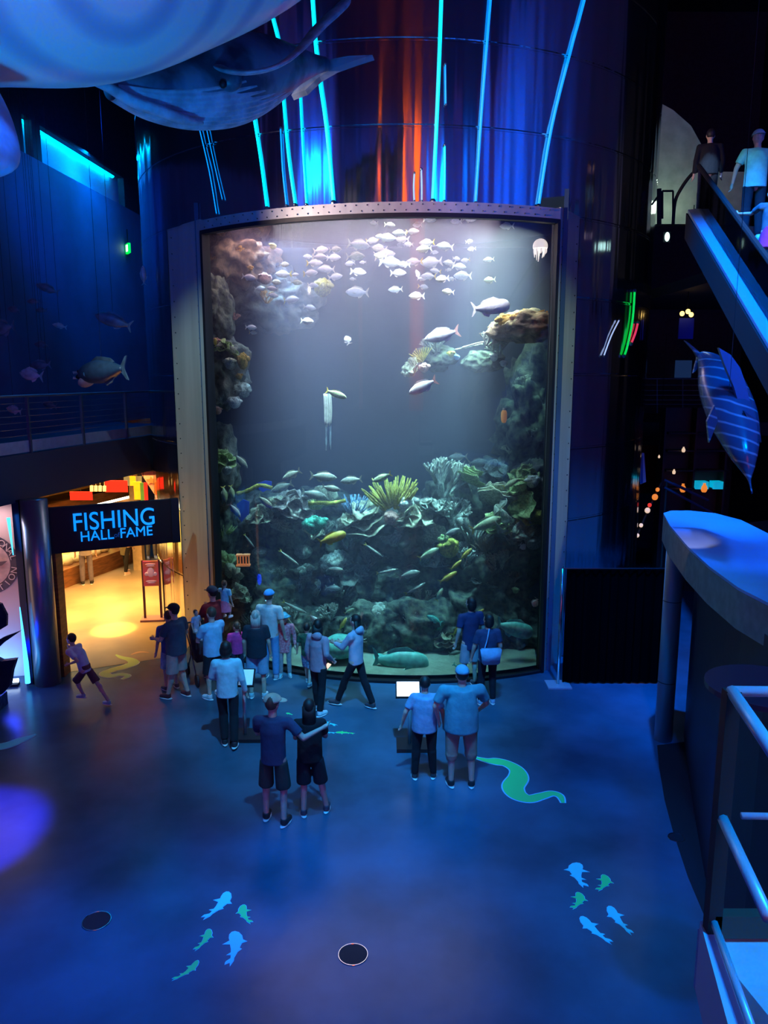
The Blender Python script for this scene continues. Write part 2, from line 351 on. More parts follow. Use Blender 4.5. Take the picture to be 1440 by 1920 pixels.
# ---- gallery on the upper floor
E0 = F(0, 950, 3.55); E1 = F(335, 870, 3.55); ed = (E1 - E0).normalized(); EA = E0 - ed * 5.5; EB = E1 + ed * 2.0
struct('floor_gallery', prism(B(), [(EA.x, EA.y), (EB.x, EB.y), (EB.x - 9, EB.y + 6), (-18, 28), (-18, EA.y)], 3.55, 4.42), mat('fascia_paint', (.008, .025, .08), .6))
# gallery railing
M_rail = mat('rail_metal', (.12, .16, .22), .4, .6)
rl = empty('gallery_railing', (E0.x, E0.y, 4.42)); tag(rl, 'cable railing with solid kick plate along the dark upper gallery', 'railing')
bm = B(); L0 = Vector((0, 0, 0)); dd = Vector((ed.x, ed.y, 0)).normalized(); side = Vector((-dd.y, dd.x, 0)) * .06
def al_(s, z): return dd * s + side + Vector((0, 0, z))
slab3(bm, [al_(-5, .02), al_(8.4, .02), al_(8.4, .24), al_(-5, .24)], side * .3)
obj('kick_plate', bm, mat('kick_plate', (.35, .42, .5), .5, var=.1), rl)
bm = B(); tube(bm, [al_(-5, 1.07), al_(8.4, 1.07)], .025); obj('handrail', bm, M_rail, rl)
for k in range(8):
    bm = B(); p = al_(-4.2 + 1.75 * k, 0); box(bm, p + Vector((0, 0, .54)), (.05, .07, 1.08)); obj('post', bm, M_rail, rl)
for k in range(6):
    bm = B(); tube(bm, [al_(-5, .34 + .12 * k), al_(8.4, .34 + .12 * k)], .006, 6); obj('cable', bm, M_rail, rl)
# gallery wall with light slot
WP = Vector((-10.3, 0, 0)); WN = Vector((1, -.07, 0)).normalized()
def onw(px, py): return PL(px, py, WP, WN)
def wy(Y, z): return Vector((WP.x + .07 * Y, Y, z))
zs0 = (onw(77, 300).z + onw(233, 390).z) / 2; zs1 = (onw(77, 240).z + onw(233, 332).z) / 2
bm = B(); slab3(bm, [wy(8, 4.4), wy(32, 4.4), wy(32, zs0), wy(8, zs0)], -WN * .2); struct('wall_left', bm, mat('gallery_blue', (.10, .13, .26), .65, var=.2, scale=.7))
Ya, Yb = onw(77, 270).y, onw(233, 360).y; Yc, Yd = onw(42, 250).y, onw(60, 250).y
bm = B()
for a, b in ((8, Yc), (Yd, Ya), (Yb, 32)): slab3(bm, [wy(a, zs0), wy(b, zs0), wy(b, zs1), wy(a, zs1)], -WN * .2)
slab3(bm, [wy(8, zs1), wy(32, zs1), wy(32, 19), wy(8, 19)], -WN * .2); struct('wall_left_upper', bm, M_dark)
# slot box
bm = B(); dn = WN * -.45
slab3(bm, [wy(8, zs0 - .1) + dn, wy(32, zs0 - .1) + dn, wy(32, zs1 + .3) + dn, wy(8, zs1 + .3) + dn], -WN * .1); struct('wall_slot', bm, mat('slot_paint', (.5, .6, .8), .6))
slot = empty('cove_light', wy((Ya + Yb) / 2, zs1)); tag(slot, 'long cyan cove light glowing along the ceiling slot over the gallery', 'light')
bm = B(); tube(bm, [wy(Yc - 1, zs1 + .05) - WN * .33 - slot.location, wy(Yb - .1, zs1 + .05) - WN * .33 - slot.location], .07); obj('light_bar', bm, neon('cove_cyan', (.0, .5, 1), 7), slot)
lamp('cove_glow', 'AREA', wy((Ya + Yb) / 2, zs1 + .15) - WN * .25, wy((Ya + Yb) / 2, zs0) - WN * .45, 420, (0, .25, 1), .3, Yb - Yc)
lamp('gallery_glow', 'SPOT', (-5.5, 16, 11), onw(160, 440), 1300, (0, .07, 1), .4, angle=62, blend=1)
# ---- right hand side: dark hall behind, landing wall
struct('wall_right', box(B(), (14.2, 2, 9), (.3, 32, 20)), M_plain)
struct('wall_right_far', box(B(), (14.2, 24.5, 9), (.3, 13, 20)), M_dark)
struct('wall_far', box(B(), (11, 31, 9), (14, .3, 20)), M_dark)
struct('floor_mezzanine', prism(B(), [(5.5, 24.5), (14, 24.5), (14, 31), (5.5, 31)], 4.0, 4.42), M_dark)
struct('floor_upper', prism(B(), [(7.0, 16.8), (14, 16.8), (14, 24), (7.0, 24)], 7.85, 8.1), M_dark)
# ================================================================== LEFT: HALL OF FAME
def seg(bm, p, q, z0, z1, t): return wallseg(bm, p, q, z0, z1, t)
M_brown = mat('dark_wood', (.22, .09, .035), .45, var=.4, scale=3, stretch=(1, 1, 6))
M_warm = mat('cream_wall', (.75, .6, .4), .6, var=.1)
# hall walls
hA = F(105, 1110); hB = F(258, 1051); hd = (hB - hA).normalized(); hn = Vector((-hd.y, hd.x, 0))
h0 = hA - hd * 4.5; h1 = hB + hd * 4
bm = B(); seg(bm, h0 + hn * 1.2, h1 + hn * 1.2, 0, 4.4, .1); struct('wall_hall', bm, mat('hall_wall', (.6, .35, .16), .7, var=.2))
bm = B(); seg(bm, (h1.x - 1.2, h1.y), (-2.0, h1.y), 0, 4.4, .1); struct('wall_hall_back', bm, M_brown)
# display case
dc = empty('display_case', (hA.x, hA.y, 0)); tag(dc, 'long lit glass display case on a brown base along the hall wall', 'display case')
def hp(s, d, z): return hd * s + hn * d + Vector((0, 0, z))
Lc = (hB - hA).length
obj('base', slab3(B(), [hp(-1.2, 0, 0), hp(Lc, 0, 0), hp(Lc, 0, .52), hp(-1.2, 0, .52)], hn * 1.0), M_brown, dc)
obj('top_panel', slab3(B(), [hp(-1.2, 0, 2.15), hp(Lc, 0, 2.15), hp(Lc, 0, 2.45), hp(-1.2, 0, 2.45)], hn * 1.0), M_brown, dc)
obj('end_post', slab3(B(), [hp(Lc - .12, 0, .52), hp(Lc, 0, .52), hp(Lc, 0, 2.15), hp(Lc - .12, 0, 2.15)], hn * 1.0), M_brown, dc)
obj('end_post', slab3(B(), [hp(-1.2, 0, .52), hp(-1.0, 0, .52), hp(-1.0, 0, 2.15), hp(-1.2, 0, 2.15)], hn * 1.0), M_brown, dc)
obj('backlight', slab3(B(), [hp(-1.0, .8, .52), hp(Lc - .12, .8, .52), hp(Lc - .12, .8, 2.15), hp(-1.0, .8, 2.15)], hn * .05), mat('case_glow', (.9, .7, .2), .6, emit=(1, .62, .10), es=1.5, var=.5, scale=2.5), dc)
obj('light_strip', slab3(B(), [hp(-1.0, .1, 2.05), hp(Lc - .12, .1, 2.05), hp(Lc - .12, .1, 2.14), hp(-1.0, .1, 2.14)], hn * .3), mat('case_tube', (1, 1, .9), .6, emit=(1, .9, .6), es=7), dc)
M_cream = mat('case_rockwork', (.9, .85, .55), .7, bump=.4, bscale=8)
for k in range(9):
    bm = B(); ball(bm, hp(-.7 + Lc * .11 * k, .45, .62), (.24, .2, .14 + .1 * rnd.random()), 10); obj('rockwork', bm, M_cream, dc, True)
# flags and pennants below the gallery, over the hall
def flag(px, py, w, h, Y, cols, label, tri=False):
    c = W(px, py, Y); e = empty('hanging_flag', c); tag(e, label, 'flag'); s = 1 / ppm(Y, c.z)
    n = len(cols)
    for i, cc in enumerate(cols):
        a, b = -w / 2 + w * i / n, -w / 2 + w * (i + 1) / n
        pts = [(a * s, 0, h / 2 * s), (b * s, 0, h / 2 * s), (b * s, 0, -h / 2 * s), (a * s, 0, -h / 2 * s)]
        if tri: pts = [(-w / 2 * s, 0, h / 2 * s), (w / 2 * s, 0, h / 2 * s), (w * .3 * s, 0, -h / 2 * s)]
        obj('stripe' if n > 1 else 'cloth', slab3(B(), pts, (0, .02, 0)), mat('flag_%s_cloth' % cc[0], cc[1], .8, var=.1), e)
    bm = B(); tube(bm, [(0, .01, h / 2 * s), (0, .01, 4.4 - c.z if c.z < 4.3 else .2)], .006, 6); obj('cord', bm, M_black, e)
    return e
RED = ('red', (.75, .01, .02)); YEL = ('yellow', (.9, .5, .02)); GRB = ('greyblue', (.12, .16, .2)); PNK = ('pink', (.8, .42, .36)); GRN = ('green', (.05, .2, .05)); WHT = ('white', (.85, .85, .8))
flag(218, 912, 42, 22, 19.6, [RED], 'plain red flag hanging above the lit display case')
flag(152, 930, 42, 16, 17.9, [RED], 'low red banner beside the white pennants')
for i, (x, lb_) in enumerate(((172, 'white pennant next to the low red banner, first of four'), (180, 'white pennant second in the short row of four over the display case'), (188, 'white pennant third in the short row of four over the display case'), (196, 'white pennant next to the plain red flag, last of four'))):
    c = W(x, 917, 18.6); bm = slab3(B(), [(-.04, 0, .08), (.04, 0, .08), (.03, 0, -.06), (-.05, 0, -.06)], (0, .02, 0)); tube(bm, [(0, .01, .07), (0, .01, 4.4 - c.z)], .004, 5)
    e = obj('pennant', bm, mat('flag_white_cloth', (.85, .85, .8), .8)); e.location = c; tag(e, lb_, 'pennant', 'white pennants between the red flags')
flag(249, 902, 34, 18, 20.4, [GRB, YEL, GRB], 'grey and yellow striped flag next to the red flag')
flag(258, 920, 14, 34, 20.2, [YEL], 'bright yellow flag hanging lower than the striped one')
fe = flag(280, 907, 34, 46, 19.2, [PNK], 'pink pointed pennant with a brown star shape beside the tower', True)
s = 1 / ppm(19.2); bm = B(); pts = []
for k in range(10):
    r_ = (9 if k % 2 == 0 else 4) * s; a = PI / 2 + PI * k / 5; pts.append((r_ * math.cos(a) + 4 * s, -.02, r_ * math.sin(a) + 6 * s))
obj('star', slab3(bm, pts, (0, .015, 0)), mat('star_brown', (.45, .22, .08), .8), fe)
flag(270, 922, 14, 34, 19.0, [GRN, RED], 'narrow green and red flag under the pink pennant')
# gate: sign board between column and tower jamb
A = F(93, 1275); Ax = Vector((A.x, A.y, 0)); sB = W(342, 1000, 15.5); Bx = Vector((sB.x, sB.y, 0)); gd = (Bx - Ax).normalized(); gn = Vector((-gd.y, gd.x, 0))
if gn.y < 0: gn = -gn
gL = (Bx - Ax).length
def onplane(px, py): return PL(px, py, Ax, gn)
z_t = (onplane(93, 952).z + onplane(335, 936).z) / 2; z_b = (onplane(93, 1037).z + onplane(338, 1018).z) / 2
sg = empty('entrance_sign', Ax, math.atan2(gd.y, gd.x)); tag(sg, 'black sign board with blue glowing letters over the warm hall entrance', 'sign')
obj('board', box(B(), (gL / 2, .06, (z_t + z_b) / 2), (gL - .1, .12, z_t - z_b)), mat('sign_black', (.004, .004, .008), .6), sg)
for x in (.09, gL - .13):
    obj('end_bracket', box(B(), (x, .05, (z_t + z_b) / 2), (.16, .16, z_t - z_b + .01)), mat('sign_bracket', (.03, .035, .05), .4, .6), sg)
M_letter = mat('sign_letters', (.1, .5, .9), .5, emit=(0, .27, 1), es=1.2)
def text(s, size, loc, parent, m, rot=(PI / 2, 0, 0), ext=.012, name='lettering', align='CENTER', bold=0, shear=0, sx=1.0):
    c = bpy.data.curves.new(name, 'FONT'); c.body = s; c.size = size; c.extrude = ext; c.align_x = align; c.align_y = 'CENTER'; c.offset = bold
    t = bpy.data.objects.new('tmp', c); col.objects.link(t); dg = bpy.context.evaluated_depsgraph_get(); me = bpy.data.meshes.new_from_object(t.evaluated_get(dg)); me.name = name
    bpy.data.objects.remove(t); bpy.data.curves.remove(c); me.materials.clear(); me.materials.append(m)
    o = bpy.data.objects.new(name, me); col.objects.link(o); o.location = loc; o.rotation_euler = rot; o.scale = (sx, 1, 1)
    if parent: o.parent = parent
    return o
def sx_(px): return (onplane(px, 980) - Ax).dot(gd)
zc1 = (onplane(213, 975)).z; zc2 = onplane(218, 1001).z
text('FISHING', .50, (sx_(215), -.03, zc1), sg, M_letter, sx=.86)
text('HALL', .28, (sx_(180), -.03, zc2), sg, M_letter, sx=.95)
text('of', .13, (sx_(217), -.03, zc2 - .02), sg, mat('dim_letters', (.05, .1, .25), .5, emit=(0, .05, .3), es=.5))
text('FAME', .28, (sx_(254), -.03, zc2), sg, M_letter, sx=.95)
# gate jambs
gj = empty('gate_post', Ax + gd * .2); tag(gj, 'brown wooden post framing the hall entrance beside the steel column', 'post')
obj('post_body', box(B(), (0, .2, 1.25), (.12, .3, 2.5)), M_brown, gj)
gs_ = empty('gate_wall', (0, 0, 0))
# steel column with its blue reflection modelled as a glowing strip
cb = F(86, 1284); ce = empty('steel_column', (cb.x, cb.y + .1, 0)); tag(ce, 'polished steel column beside the pink lit alcove', 'column'); M_col = mat('column_steel', (.30, .36, .42), .3, .75)
obj('shaft', loft(B(), [(0, 0, 0), (0, 0, 3.6)], .24, n=28), M_col, ce, True)
obj('blade', box(B(), (-.31, -.04, 1.8), (.13, .1, 3.6)), mat('blue_black_metal', (.02, .03, .10), .25, .7), ce)
st = empty('strip_reflection', (cb.x - .27, cb.y - .15, 0)); tag(st, 'tall tapering blue reflection modelled on the steel column', 'light reflection')
bm = B(); loft(bm, [(0, 0, .1), (0, 0, .5), (-.03, 0, 1.6)], [.05, .045, .008], n=8); obj('reflection_strip', bm, neon('strip_blue', (.05, .45, 1), 3), st)
bm = B(); loft(bm, [(-.07, 0, 2.6), (-.10, 0, 3.3)], [.008, .035], n=8); obj('reflection_strip', bm, MATS['strip_blue'], st)
lamp('reflection_glow', 'POINT', (cb.x - .45, cb.y - .5, .6), (0, 0, 0), 14, (0, .03, 1), .15)  # blue glow around that modelled reflection
# lit alcove wall with seal
q1 = F(46, 1284); aw = [Vector((q1.x, q1.y, 0)), Vector((q1.x - 4.5, q1.y - .9, 0))]
ad_ = (aw[1] - aw[0]).normalized(); an = Vector((-ad_.y, ad_.x, 0));
if an.y < 0: an = -an
bm = B(); p0 = aw[0] + an * .5; p1 = aw[1] + an * .5
slab3(bm, [p0, p1, p1 + Vector((0, 0, 3.6)), p0 + Vector((0, 0, 3.6))], an * .1); struct('wall_alcove', bm, mat('alcove_peach', (.85, .62, .5), .6))
lb = empty('floor_tube_light', aw[0] + ad_ * .1); tag(lb, 'white blue tube light lying along the foot of the pink alcove wall', 'light')
bm = B(); tube(bm, [Vector((0, 0, .1)), ad_ * .75 + Vector((0, 0, .1))], .04); obj('tube', bm, neon('tube_white', (.5, .7, 1), 6), lb)
bm = B(); slab3(bm, [Vector((0, 0, 0)) - an * .08, ad_ * .8 - an * .08, ad_ * .8 + an * .08, an * .08], (0, 0, .05)); obj('base', bm, M_black, lb)
am = (aw[0] + ad_ * .9)
lamp('alcove_light', 'AREA', am + an * .1 + Vector((0, 0, 3.4)), am + an * .5 + Vector((0, 0, 1)), 14, (1, .75, .95), 1.6, .3)
lamp('alcove_light', 'AREA', am - an * .5 + Vector((0, 0, 1.6)), am + an * .5 + Vector((0, 0, 1.6)), 7, (1, .5, .3), 1.5, 1.8)
lamp('alcove_light', 'AREA', am + Vector((0, 0, .25)), am + an * .5 + Vector((0, 0, .4)), 22, (.05, .3, 1), 1.5, .2)
# seal
sc_ = PL(-26, 1058, p0, an); se = empty('round_seal', sc_ - an * .03, math.atan2(-ad_.y, -ad_.x)); tag(se, 'round club seal with a leaping fish and ring of letters on the pink wall', 'seal')
Rs = .60
bm = B(); bmesh.ops.create_cone(bm, segments=48, cap_ends=True, radius1=Rs, radius2=Rs, depth=.03, matrix=Matrix.Rotation(PI / 2, 4, 'X')); obj('ring', bm, mat('seal_dark', (.10, .08, .10), .6), se)
bm = B(); bmesh.ops.create_cone(bm, segments=48, cap_ends=True, radius1=Rs * .74, radius2=Rs * .74, depth=.04, matrix=Matrix.Rotation(PI / 2, 4, 'X')); obj('disc', bm, mat('seal_light', (.75, .5, .4), .6, var=.2), se)
M_sl = mat('seal_letters', (.8, .6, .5), .6)
def arc_text(s, a0, a1, r, flip):
    for i, ch in enumerate(s):
        a = a0 + (a1 - a0) * i / (len(s) - 1); rr = a - PI / 2 if not flip else a + PI / 2
        text(ch, .17, (r * math.cos(a), -.025, r * math.sin(a)), se, M_sl, rot=Euler((PI / 2, -rr, 0)).to_matrix().to_euler(), ext=.004, name='letter')
arc_text('INTERNATIONAL', math.radians(165), math.radians(14), Rs * .86, False)
arc_text('ASSOCIATION', math.radians(-172), math.radians(-14), Rs * .88, True)
obj('fish_emblem', slab3(B(), [(-.3, -.03, -.02), (-.1, -.03, .1), (.02, -.03, .2), (.05, -.03, .1), (.25, -.03, .05), (.4, -.03, .06), (.3, -.03, -.02), (.1, -.03, -.06), (-.05, -.03, -.18), (-.1, -.03, -.08)], (0, -.015, 0)), mat('seal_fish', (.16, .10, .10), .6), se)
# dark fish sculpture in front of the alcove
sp = F(8, 1330); sq_ = empty('fish_sculpture', (sp.x - .15, sp.y, 0)); tag(sq_, 'dark bronze fish sculpture with upright fins standing before the pink alcove', 'sculpture')
M_br = mat('dark_bronze', (.03, .05, .12), .35, .7, bump=.5, bscale=12)
bm = B(); loft(bm, [(-.3, 0, .35), (-.2, 0, .6), (-.1, 0, .95), (0, 0, 1.25), (.05, 0, 1.5)], [.3, .33, .22, .12, .05], n=14, sub=3); obj('body', bm, M_br, sq_, True)
obj('tail_fin', slab3(B(), [(0, 0, 1.3), (.1, 0, 1.42), (.32, 0, 1.55), (.34, 0, 1.75), (.26, 0, 1.95), (.12, 0, 2.0), (.1, 0, 2.1), (-.02, 0, 2.02), (-.4, 0, 2.0), (-.45, 0, 1.6)], (0, .06, 0)), M_br, sq_)
obj('side_fin', slab3(B(), [(0, -.1, 1.2), (.3, -.1, 1.38), (.62, -.1, 1.5), (.3, -.1, 1.28), (.05, -.1, 1.05)], (0, .05, 0)), M_br, sq_)
obj('lower_fin', slab3(B(), [(-.1, -.05, .3), (.15, -.05, .3), (.3, -.05, .45), (.36, -.05, .72), (.45, -.05, .95), (.2, -.05, .92), (.05, -.05, 1.0), (-.1, -.05, .8)], (0, .12, 0)), M_br, sq_)
obj('plinth', box(B(), (-.25, 0, .12), (.7, .5, .24)), M_br, sq_)
# poster stand
ps_ = F(288, 1162); pe = empty('poster_stand', (ps_.x, ps_.y, 0), .12); tag(pe, 'pink and orange poster in a dark upright frame stand inside the entrance', 'poster stand')
k_ = 1 / ppm(ps_.y, 1); hw = 15 * k_
for s in (-1, 1): obj('upright', box(B(), (s * hw, 0, .75), (.05, .05, 1.5)), mat('stand_maroon', (.06, .01, .03), .5), pe)
obj('foot', box(B(), (0, 0, .03), (hw * 2.9, .4, .05)), mat('stand_foot', (.25, .12, .16), .5), pe)
obj('poster', box(B(), (0, -.02, 1.17), (hw * 1.9, .03, .62)), mat('poster_pink', (.75, .08, .25), .5, c2=(.6, .15, .08), scale=5), pe)
for i, (x, z, a, b) in enumerate(((0, 1.2, .09, .12), (-.1, 1.16, .05, .05), (.1, 1.16, .05, .05), (0, 1.4, .12, .02), (0, 1.36, .1, .015), (0, .98, .13, .025), (0, .94, .1, .015))):
    bm = B(); ball(bm, (x, -.035, z), (a, .012, b), 12); obj('printed_mark', bm, mat('poster_white', (.9, .55, .85), .5), pe, True)
pl_ = F(262, 1068); e = empty('hall_pillar', (pl_.x, pl_.y, 0)); tag(e, 'pale square pillar at the end of the lit display case', 'pillar')
obj('pillar_body', box(B(), (0, 0, 2.2), (.28, .28, 4.4)), M_warm, e)
# exit sign
ex = onw(232, 466) + WN * .1; e = empty('exit_sign', ex, -PI / 3); tag(e, 'small glowing green exit sign high on the dark gallery wall', 'exit sign')
obj('housing', box(B(), (0, .04, 0), (.42, .08, .3)), mat('exit_green', (.0, .3, .05), .5, emit=(.0, .8, .05), es=1.3), e)
obj('face', box(B(), (.06, -.01, 0), (.22, .02, .2)), mat('exit_face', (.8, 1, .8), .5, emit=(.6, 1, .6), es=2), e)
bm = B(); tube(bm, [(0, .04, .15), (0, .04, .6)], .02); obj('stem', bm, M_black, e)

# ================================================================== RIGHT SIDE
M_drape = mat('black_drape', (.002, .002, .003), 1, spec=0)
d0 = F(1046, 1284); d1 = F(1240, 1284); sp_ = empty('drape_screen', (d0.x, d0.y, 0)); tag(sp_, 'tall black drape screen on a silver pole stand beside the tank frame', 'screen')
hz = W(1056, 1066, d0.y).z
bm = B(); n = 40; fr_ = []; bk = []
for k in range(n + 1):
    t = k / n; x = .1 + (d1.x - d0.x) * t; y = .05 + .03 * math.sin(k * 1.9); fr_.append((x, y)); bk.append((x, y + .04))
prism(bm, fr_ + bk[::-1], .03, hz - .03); obj('drape', bm, M_drape, sp_)
bm = B(); tube(bm, [(0, 0, 0), (0, 0, hz)], .028); obj('pole', bm, M_polish, sp_, True)
bm = B(); tube(bm, [(0, 0, hz), ((d1.x - d0.x), .0, hz)], .012); obj('crossbar', bm, mat('maroon_bar', (.08, .01, .02), .5), sp_)
obj('base_plate', box(B(), (0, -.02, .012), (.45, .4, .024)), mat('plate_blue_steel', (.5, .55, .6), .4, .5), sp_)
# curved service wall, lit ledge and steel column
kb = [F(1282, 1380), F(1290, 1450), F(1304, 1540), F(1322, 1645), F(1345, 1730), F(1385, 1830), F(1450, 1930)]
kb = [(p.x, p.y) for p in kb]; rz_ = 3.5
bm = prism(B(), kb + [(7, 4.2), (9.5, 7), (9.5, 12.6), (6.5, 12.6)], 0, rz_); 
struct('wall_service', bm, mat('service_wall', (.008, .010, .03), .5, var=.2))
cpt = [F(*p) for p in ((1232, 1398), (1236, 1440), (1246, 1500), (1262, 1560), (1290, 1645), (1326, 1730), (1375, 1830), (1440, 1930))]  # outline of a flat dark patch on the floor along the wall
tag(obj('dark_floor_patch', prism(B(), [(p.x, p.y) for p in cpt] + [(7, 4.2), (9, 12.6)], .0, .008), mat('floor_patch_dark', (.01, .012, .02), .95)), 'dark floor patch curving along the service wall', 'carpet', kind='structure')  # a flat dark patch laid on the floor
SY = W(1245, 965, 11.8).z
rim = [(1275, 985), (1290, 1040), (1330, 1095), (1385, 1145), (1440, 1180), (1520, 1225)]
rp = [F(x, y, rz_ + .0) for x, y in [(1244, 1000), (1262, 1015), (1290, 1043), (1330, 1080), (1385, 1125), (1440, 1168), (1540, 1240)]]
tp_ = [F(x, y, 3.8) for x, y in [(1244, 962), (1256, 985), (1290, 1025), (1330, 1062), (1385, 1102), (1440, 1130), (1540, 1190)]]
far = [F(x, y, 3.8) for x, y in [(1560, 1040), (1440, 1000), (1390, 975), (1340, 962), (1290, 957), (1256, 958)]]
outl = [(p.x, p.y) for p in tp_] + [(p.x, p.y) for p in far]
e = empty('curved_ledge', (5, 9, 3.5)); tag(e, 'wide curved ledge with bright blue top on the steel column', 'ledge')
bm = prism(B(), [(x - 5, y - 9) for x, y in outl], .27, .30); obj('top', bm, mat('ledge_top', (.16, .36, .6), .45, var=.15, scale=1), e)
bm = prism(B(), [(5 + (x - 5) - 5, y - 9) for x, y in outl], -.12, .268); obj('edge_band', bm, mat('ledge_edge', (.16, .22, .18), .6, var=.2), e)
pb = F(1243, 1386); e = empty('steel_column', (pb.x, pb.y, 0)); tag(e, 'slim polished steel column carrying the tip of the curved ledge', 'column')
obj('shaft', loft(B(), [(0, 0, 0), (0, 0, 3.78)], .14, n=28), M_steel, e, True)
for z in (1.0, 2.35): bm = B(); loft(bm, [(0, 0, z), (0, 0, z + .012)], .144, n=28); obj('joint_ring', bm, M_rivet, e)
lamp('ledge_light', 'SPOT', (4.0, 6.5, 9.5), (5.0, 9.5, 3.8), 2200, (0, .16, 1), .3, angle=40, blend=.6)
lamp('column_light', 'SPOT', (3.4, 8.2, 5.0), (pb.x, pb.y, 1.8), 150, (1, .55, .65), .03, angle=26, blend=.6)
lamp('service_glow', 'SPOT', (3.0, 7.9, 2.2), (3.9, 8.8, .3), 60, (0, .01, 1), .1, angle=70, blend=1)
# near stair landing with railing
LP = F(1334, 1752, 3.6); 
e = empty('landing_railing', LP); tag(e, 'dark metal corner railing with blue lit rails at the near stair landing', 'railing')
bm = B(); box(bm, (0, 0, .53), (.055, .05, 1.06)); obj('post', bm, mat('black_post', (.008, .01, .014), .6), e)
M_hand = mat('hand_rail_metal', (.45, .6, .75), .35, .3)
hz_ = W(1358, 1296, LP.y).z - LP.z
rr = F(1460, 1300, LP.z + hz_) - LP; r2 = F(1470, 1440, LP.z + hz_) - LP
bm = B(); tube(bm, [(0, 0, hz_), (rr.x + .6, rr.y, hz_)], .022); obj('top_rail', bm, M_hand, e, True)
bm = B(); tube(bm, [(0, 0, hz_), tuple(r2.normalized().to_2d() * 1.2) + (hz_,)], .024); obj('top_rail', bm, M_hand, e, True)
mz = .53; bm = B(); tube(bm, [(0.08, 0, mz), (rr.x + .6, rr.y, mz)], .014); obj('mid_rail', bm, M_hand, e, True)
bm = B(); tube(bm, [(0, 0, mz), tuple(r2.normalized().to_2d() * 1.2) + (mz,)], .022); obj('mid_rail', bm, M_hand, e, True)
bm = B(); tube(bm, [(0, 0, .07), tuple(r2.normalized().to_2d() * 1.2) + (.07,)], .016); obj('low_rail', bm, M_hand, e, True)
bm = B(); box(bm, (.7, 0, .05), (1.4, .05, .1)); obj('toe_board', bm, mat('toe_board', (.03, .05, .04), .5), e)
cp = [F(1312, 1735, 3.6), F(1345, 1735, 3.6), F(1425, 1960, 3.6), F(1372, 1960, 3.6)]
def kern(pts, c0, name, m, z0, z1):
    bm = prism(B(), [(p.x, p.y) for p in pts], z0, z1); return struct(name, bm, m)
bm = prism(B(), [(LP.x - .03, LP.y + .06), (LP.x + 1.6, LP.y + .06), (LP.x + 1.6, LP.y - 2.2), (LP.x + .35, LP.y - 2.2)], 3.3, 3.58); struct('floor_landing', bm, mat('landing_tile', (.45, .6, .7), .4, var=.1))
bm = prism(B(), [(p.x, p.y) for p in cp], 3.3, 3.62); tag(obj('landing_curb', bm, mat('landing_curb', (.5, .65, .75), .5)), 'pale blue lit curb along the landing edge under the near railing', 'curb', kind='structure')
lamp('landing_light', 'SPOT', (2.2, 1.5, 7.5), (1.6, 2.4, 3.6), 420, (0, .55, 1), .15, angle=60, blend=.6)
# dark round table behind the railing
tb = F(1436, 1290, 3.6); e = empty('round_table', (tb.x, tb.y, 3.58)); tag(e, 'dark round table top seen behind the near railing corner', 'table')
bm = B(); loft(bm, [(0, 0, 0), (0, 0, .04)], .42, n=32); obj('table_top', bm, mat('table_dark', (.03, .035, .05), .4), e)
bm = B(); tube(bm, [(0, 0, -.06), (0, 0, 0)], .04); obj('pedestal', bm, M_rail, e)
# escalator
ea = W(1290, 393, 14.6); eb = W(1500, 745, 8.6)
def esc(px, py, t): return None
e = empty('escalator', ea); tag(e, 'escalator with wide blue lit side panel climbing to the upper level', 'escalator')
u = eb - ea; sd = Vector((.55, .1, 0)); dnn = Vector((.1, 0, -.6))
bm = slab3(B(), [(0, 0, 0), u, u + Vector((.46, .12, .06)), Vector((.46, .12, .06))], (0, 0, -.06)); obj('deck_panel', bm, mat('esc_deck', (.30, .42, .6), .35, .3), e)
bm = slab3(B(), [(-.03, .0, -.06), u + Vector((-.03, 0, -.06)), u + Vector((-.03, 0, -.5)), Vector((-.03, 0, -.5))], (.3, .2, 0)); obj('skirt', bm, mat('esc_skirt', (.003, .004, .01), .9), e)
bm = B(); tube(bm, [(.17, .12, .03), u + Vector((.17, .12, .03))], .012); obj('groove_trim', bm, M_gasket, e)
bm = slab3(B(), [(.2, .15, .0), u + Vector((.2, .15, .0)), u + Vector((.2, .15, .75)), Vector((.2, .15, .75))], (.015, .015, 0)); 
obj('balustrade_glass', bm, mg, e)
bm = B(); tube(bm, [Vector((.2, .15, .78)), u + Vector((.2, .15, .78))], .04); obj('handrail', bm, M_black, e)
M_step = mat('esc_steps', (.05, .08, .08), .5, .4)
nst = 20
for k in range(nst):
    p = u * (k / nst) + Vector((.9, .4, -.25)); bm = B(); box(bm, (p.x, p.y, (u * (k / nst)).z - .35), (1.0, .42, .2)); obj('step', bm, M_step, e)
lamp('escalator_light', 'SPOT', (3.4, 9, 13.5), (5.6, 11.5, 7.5), 14000, (0, .2, 1), .1, angle=50, blend=.7)
# curved handrail of the second landing railing
e = empty('curved_handrail', W(1262, 400, 17)); tag(e, 'black curved handrail rising in front of the lit arched wall', 'handrail'); o_ = e.location.copy()
bm = B(); P = [W(*p, 17) - o_ for p in ((1262, 420), (1266, 378), (1278, 352), (1294, 330), (1306, 321), (1318, 323), (1328, 345), (1334, 400))]; P, a_, b_ = dense(P, [.035] * 8, [.035] * 8, 4); loft(bm, P, .035, n=8); obj('rail', bm, M_black, e, True)
e = empty('low_railing', W(1240, 390, 17.5)); tag(e, 'small dark rectangular railing panel before the lit arched wall', 'railing'); o_ = e.location.copy()
for a, b in (((1242, 358), (1262, 358)), ((1242, 358), (1242, 410)), ((1262, 358), (1262, 410)), ((1222, 384), (1240, 360)), ((1236, 354), (1236, 420))):
    bm = B(); tube(bm, [W(*a, 17.5) - o_, W(*b, 17.5) - o_], .022 if a[0] != 1236 else .05); obj('bar', bm, M_black, e)
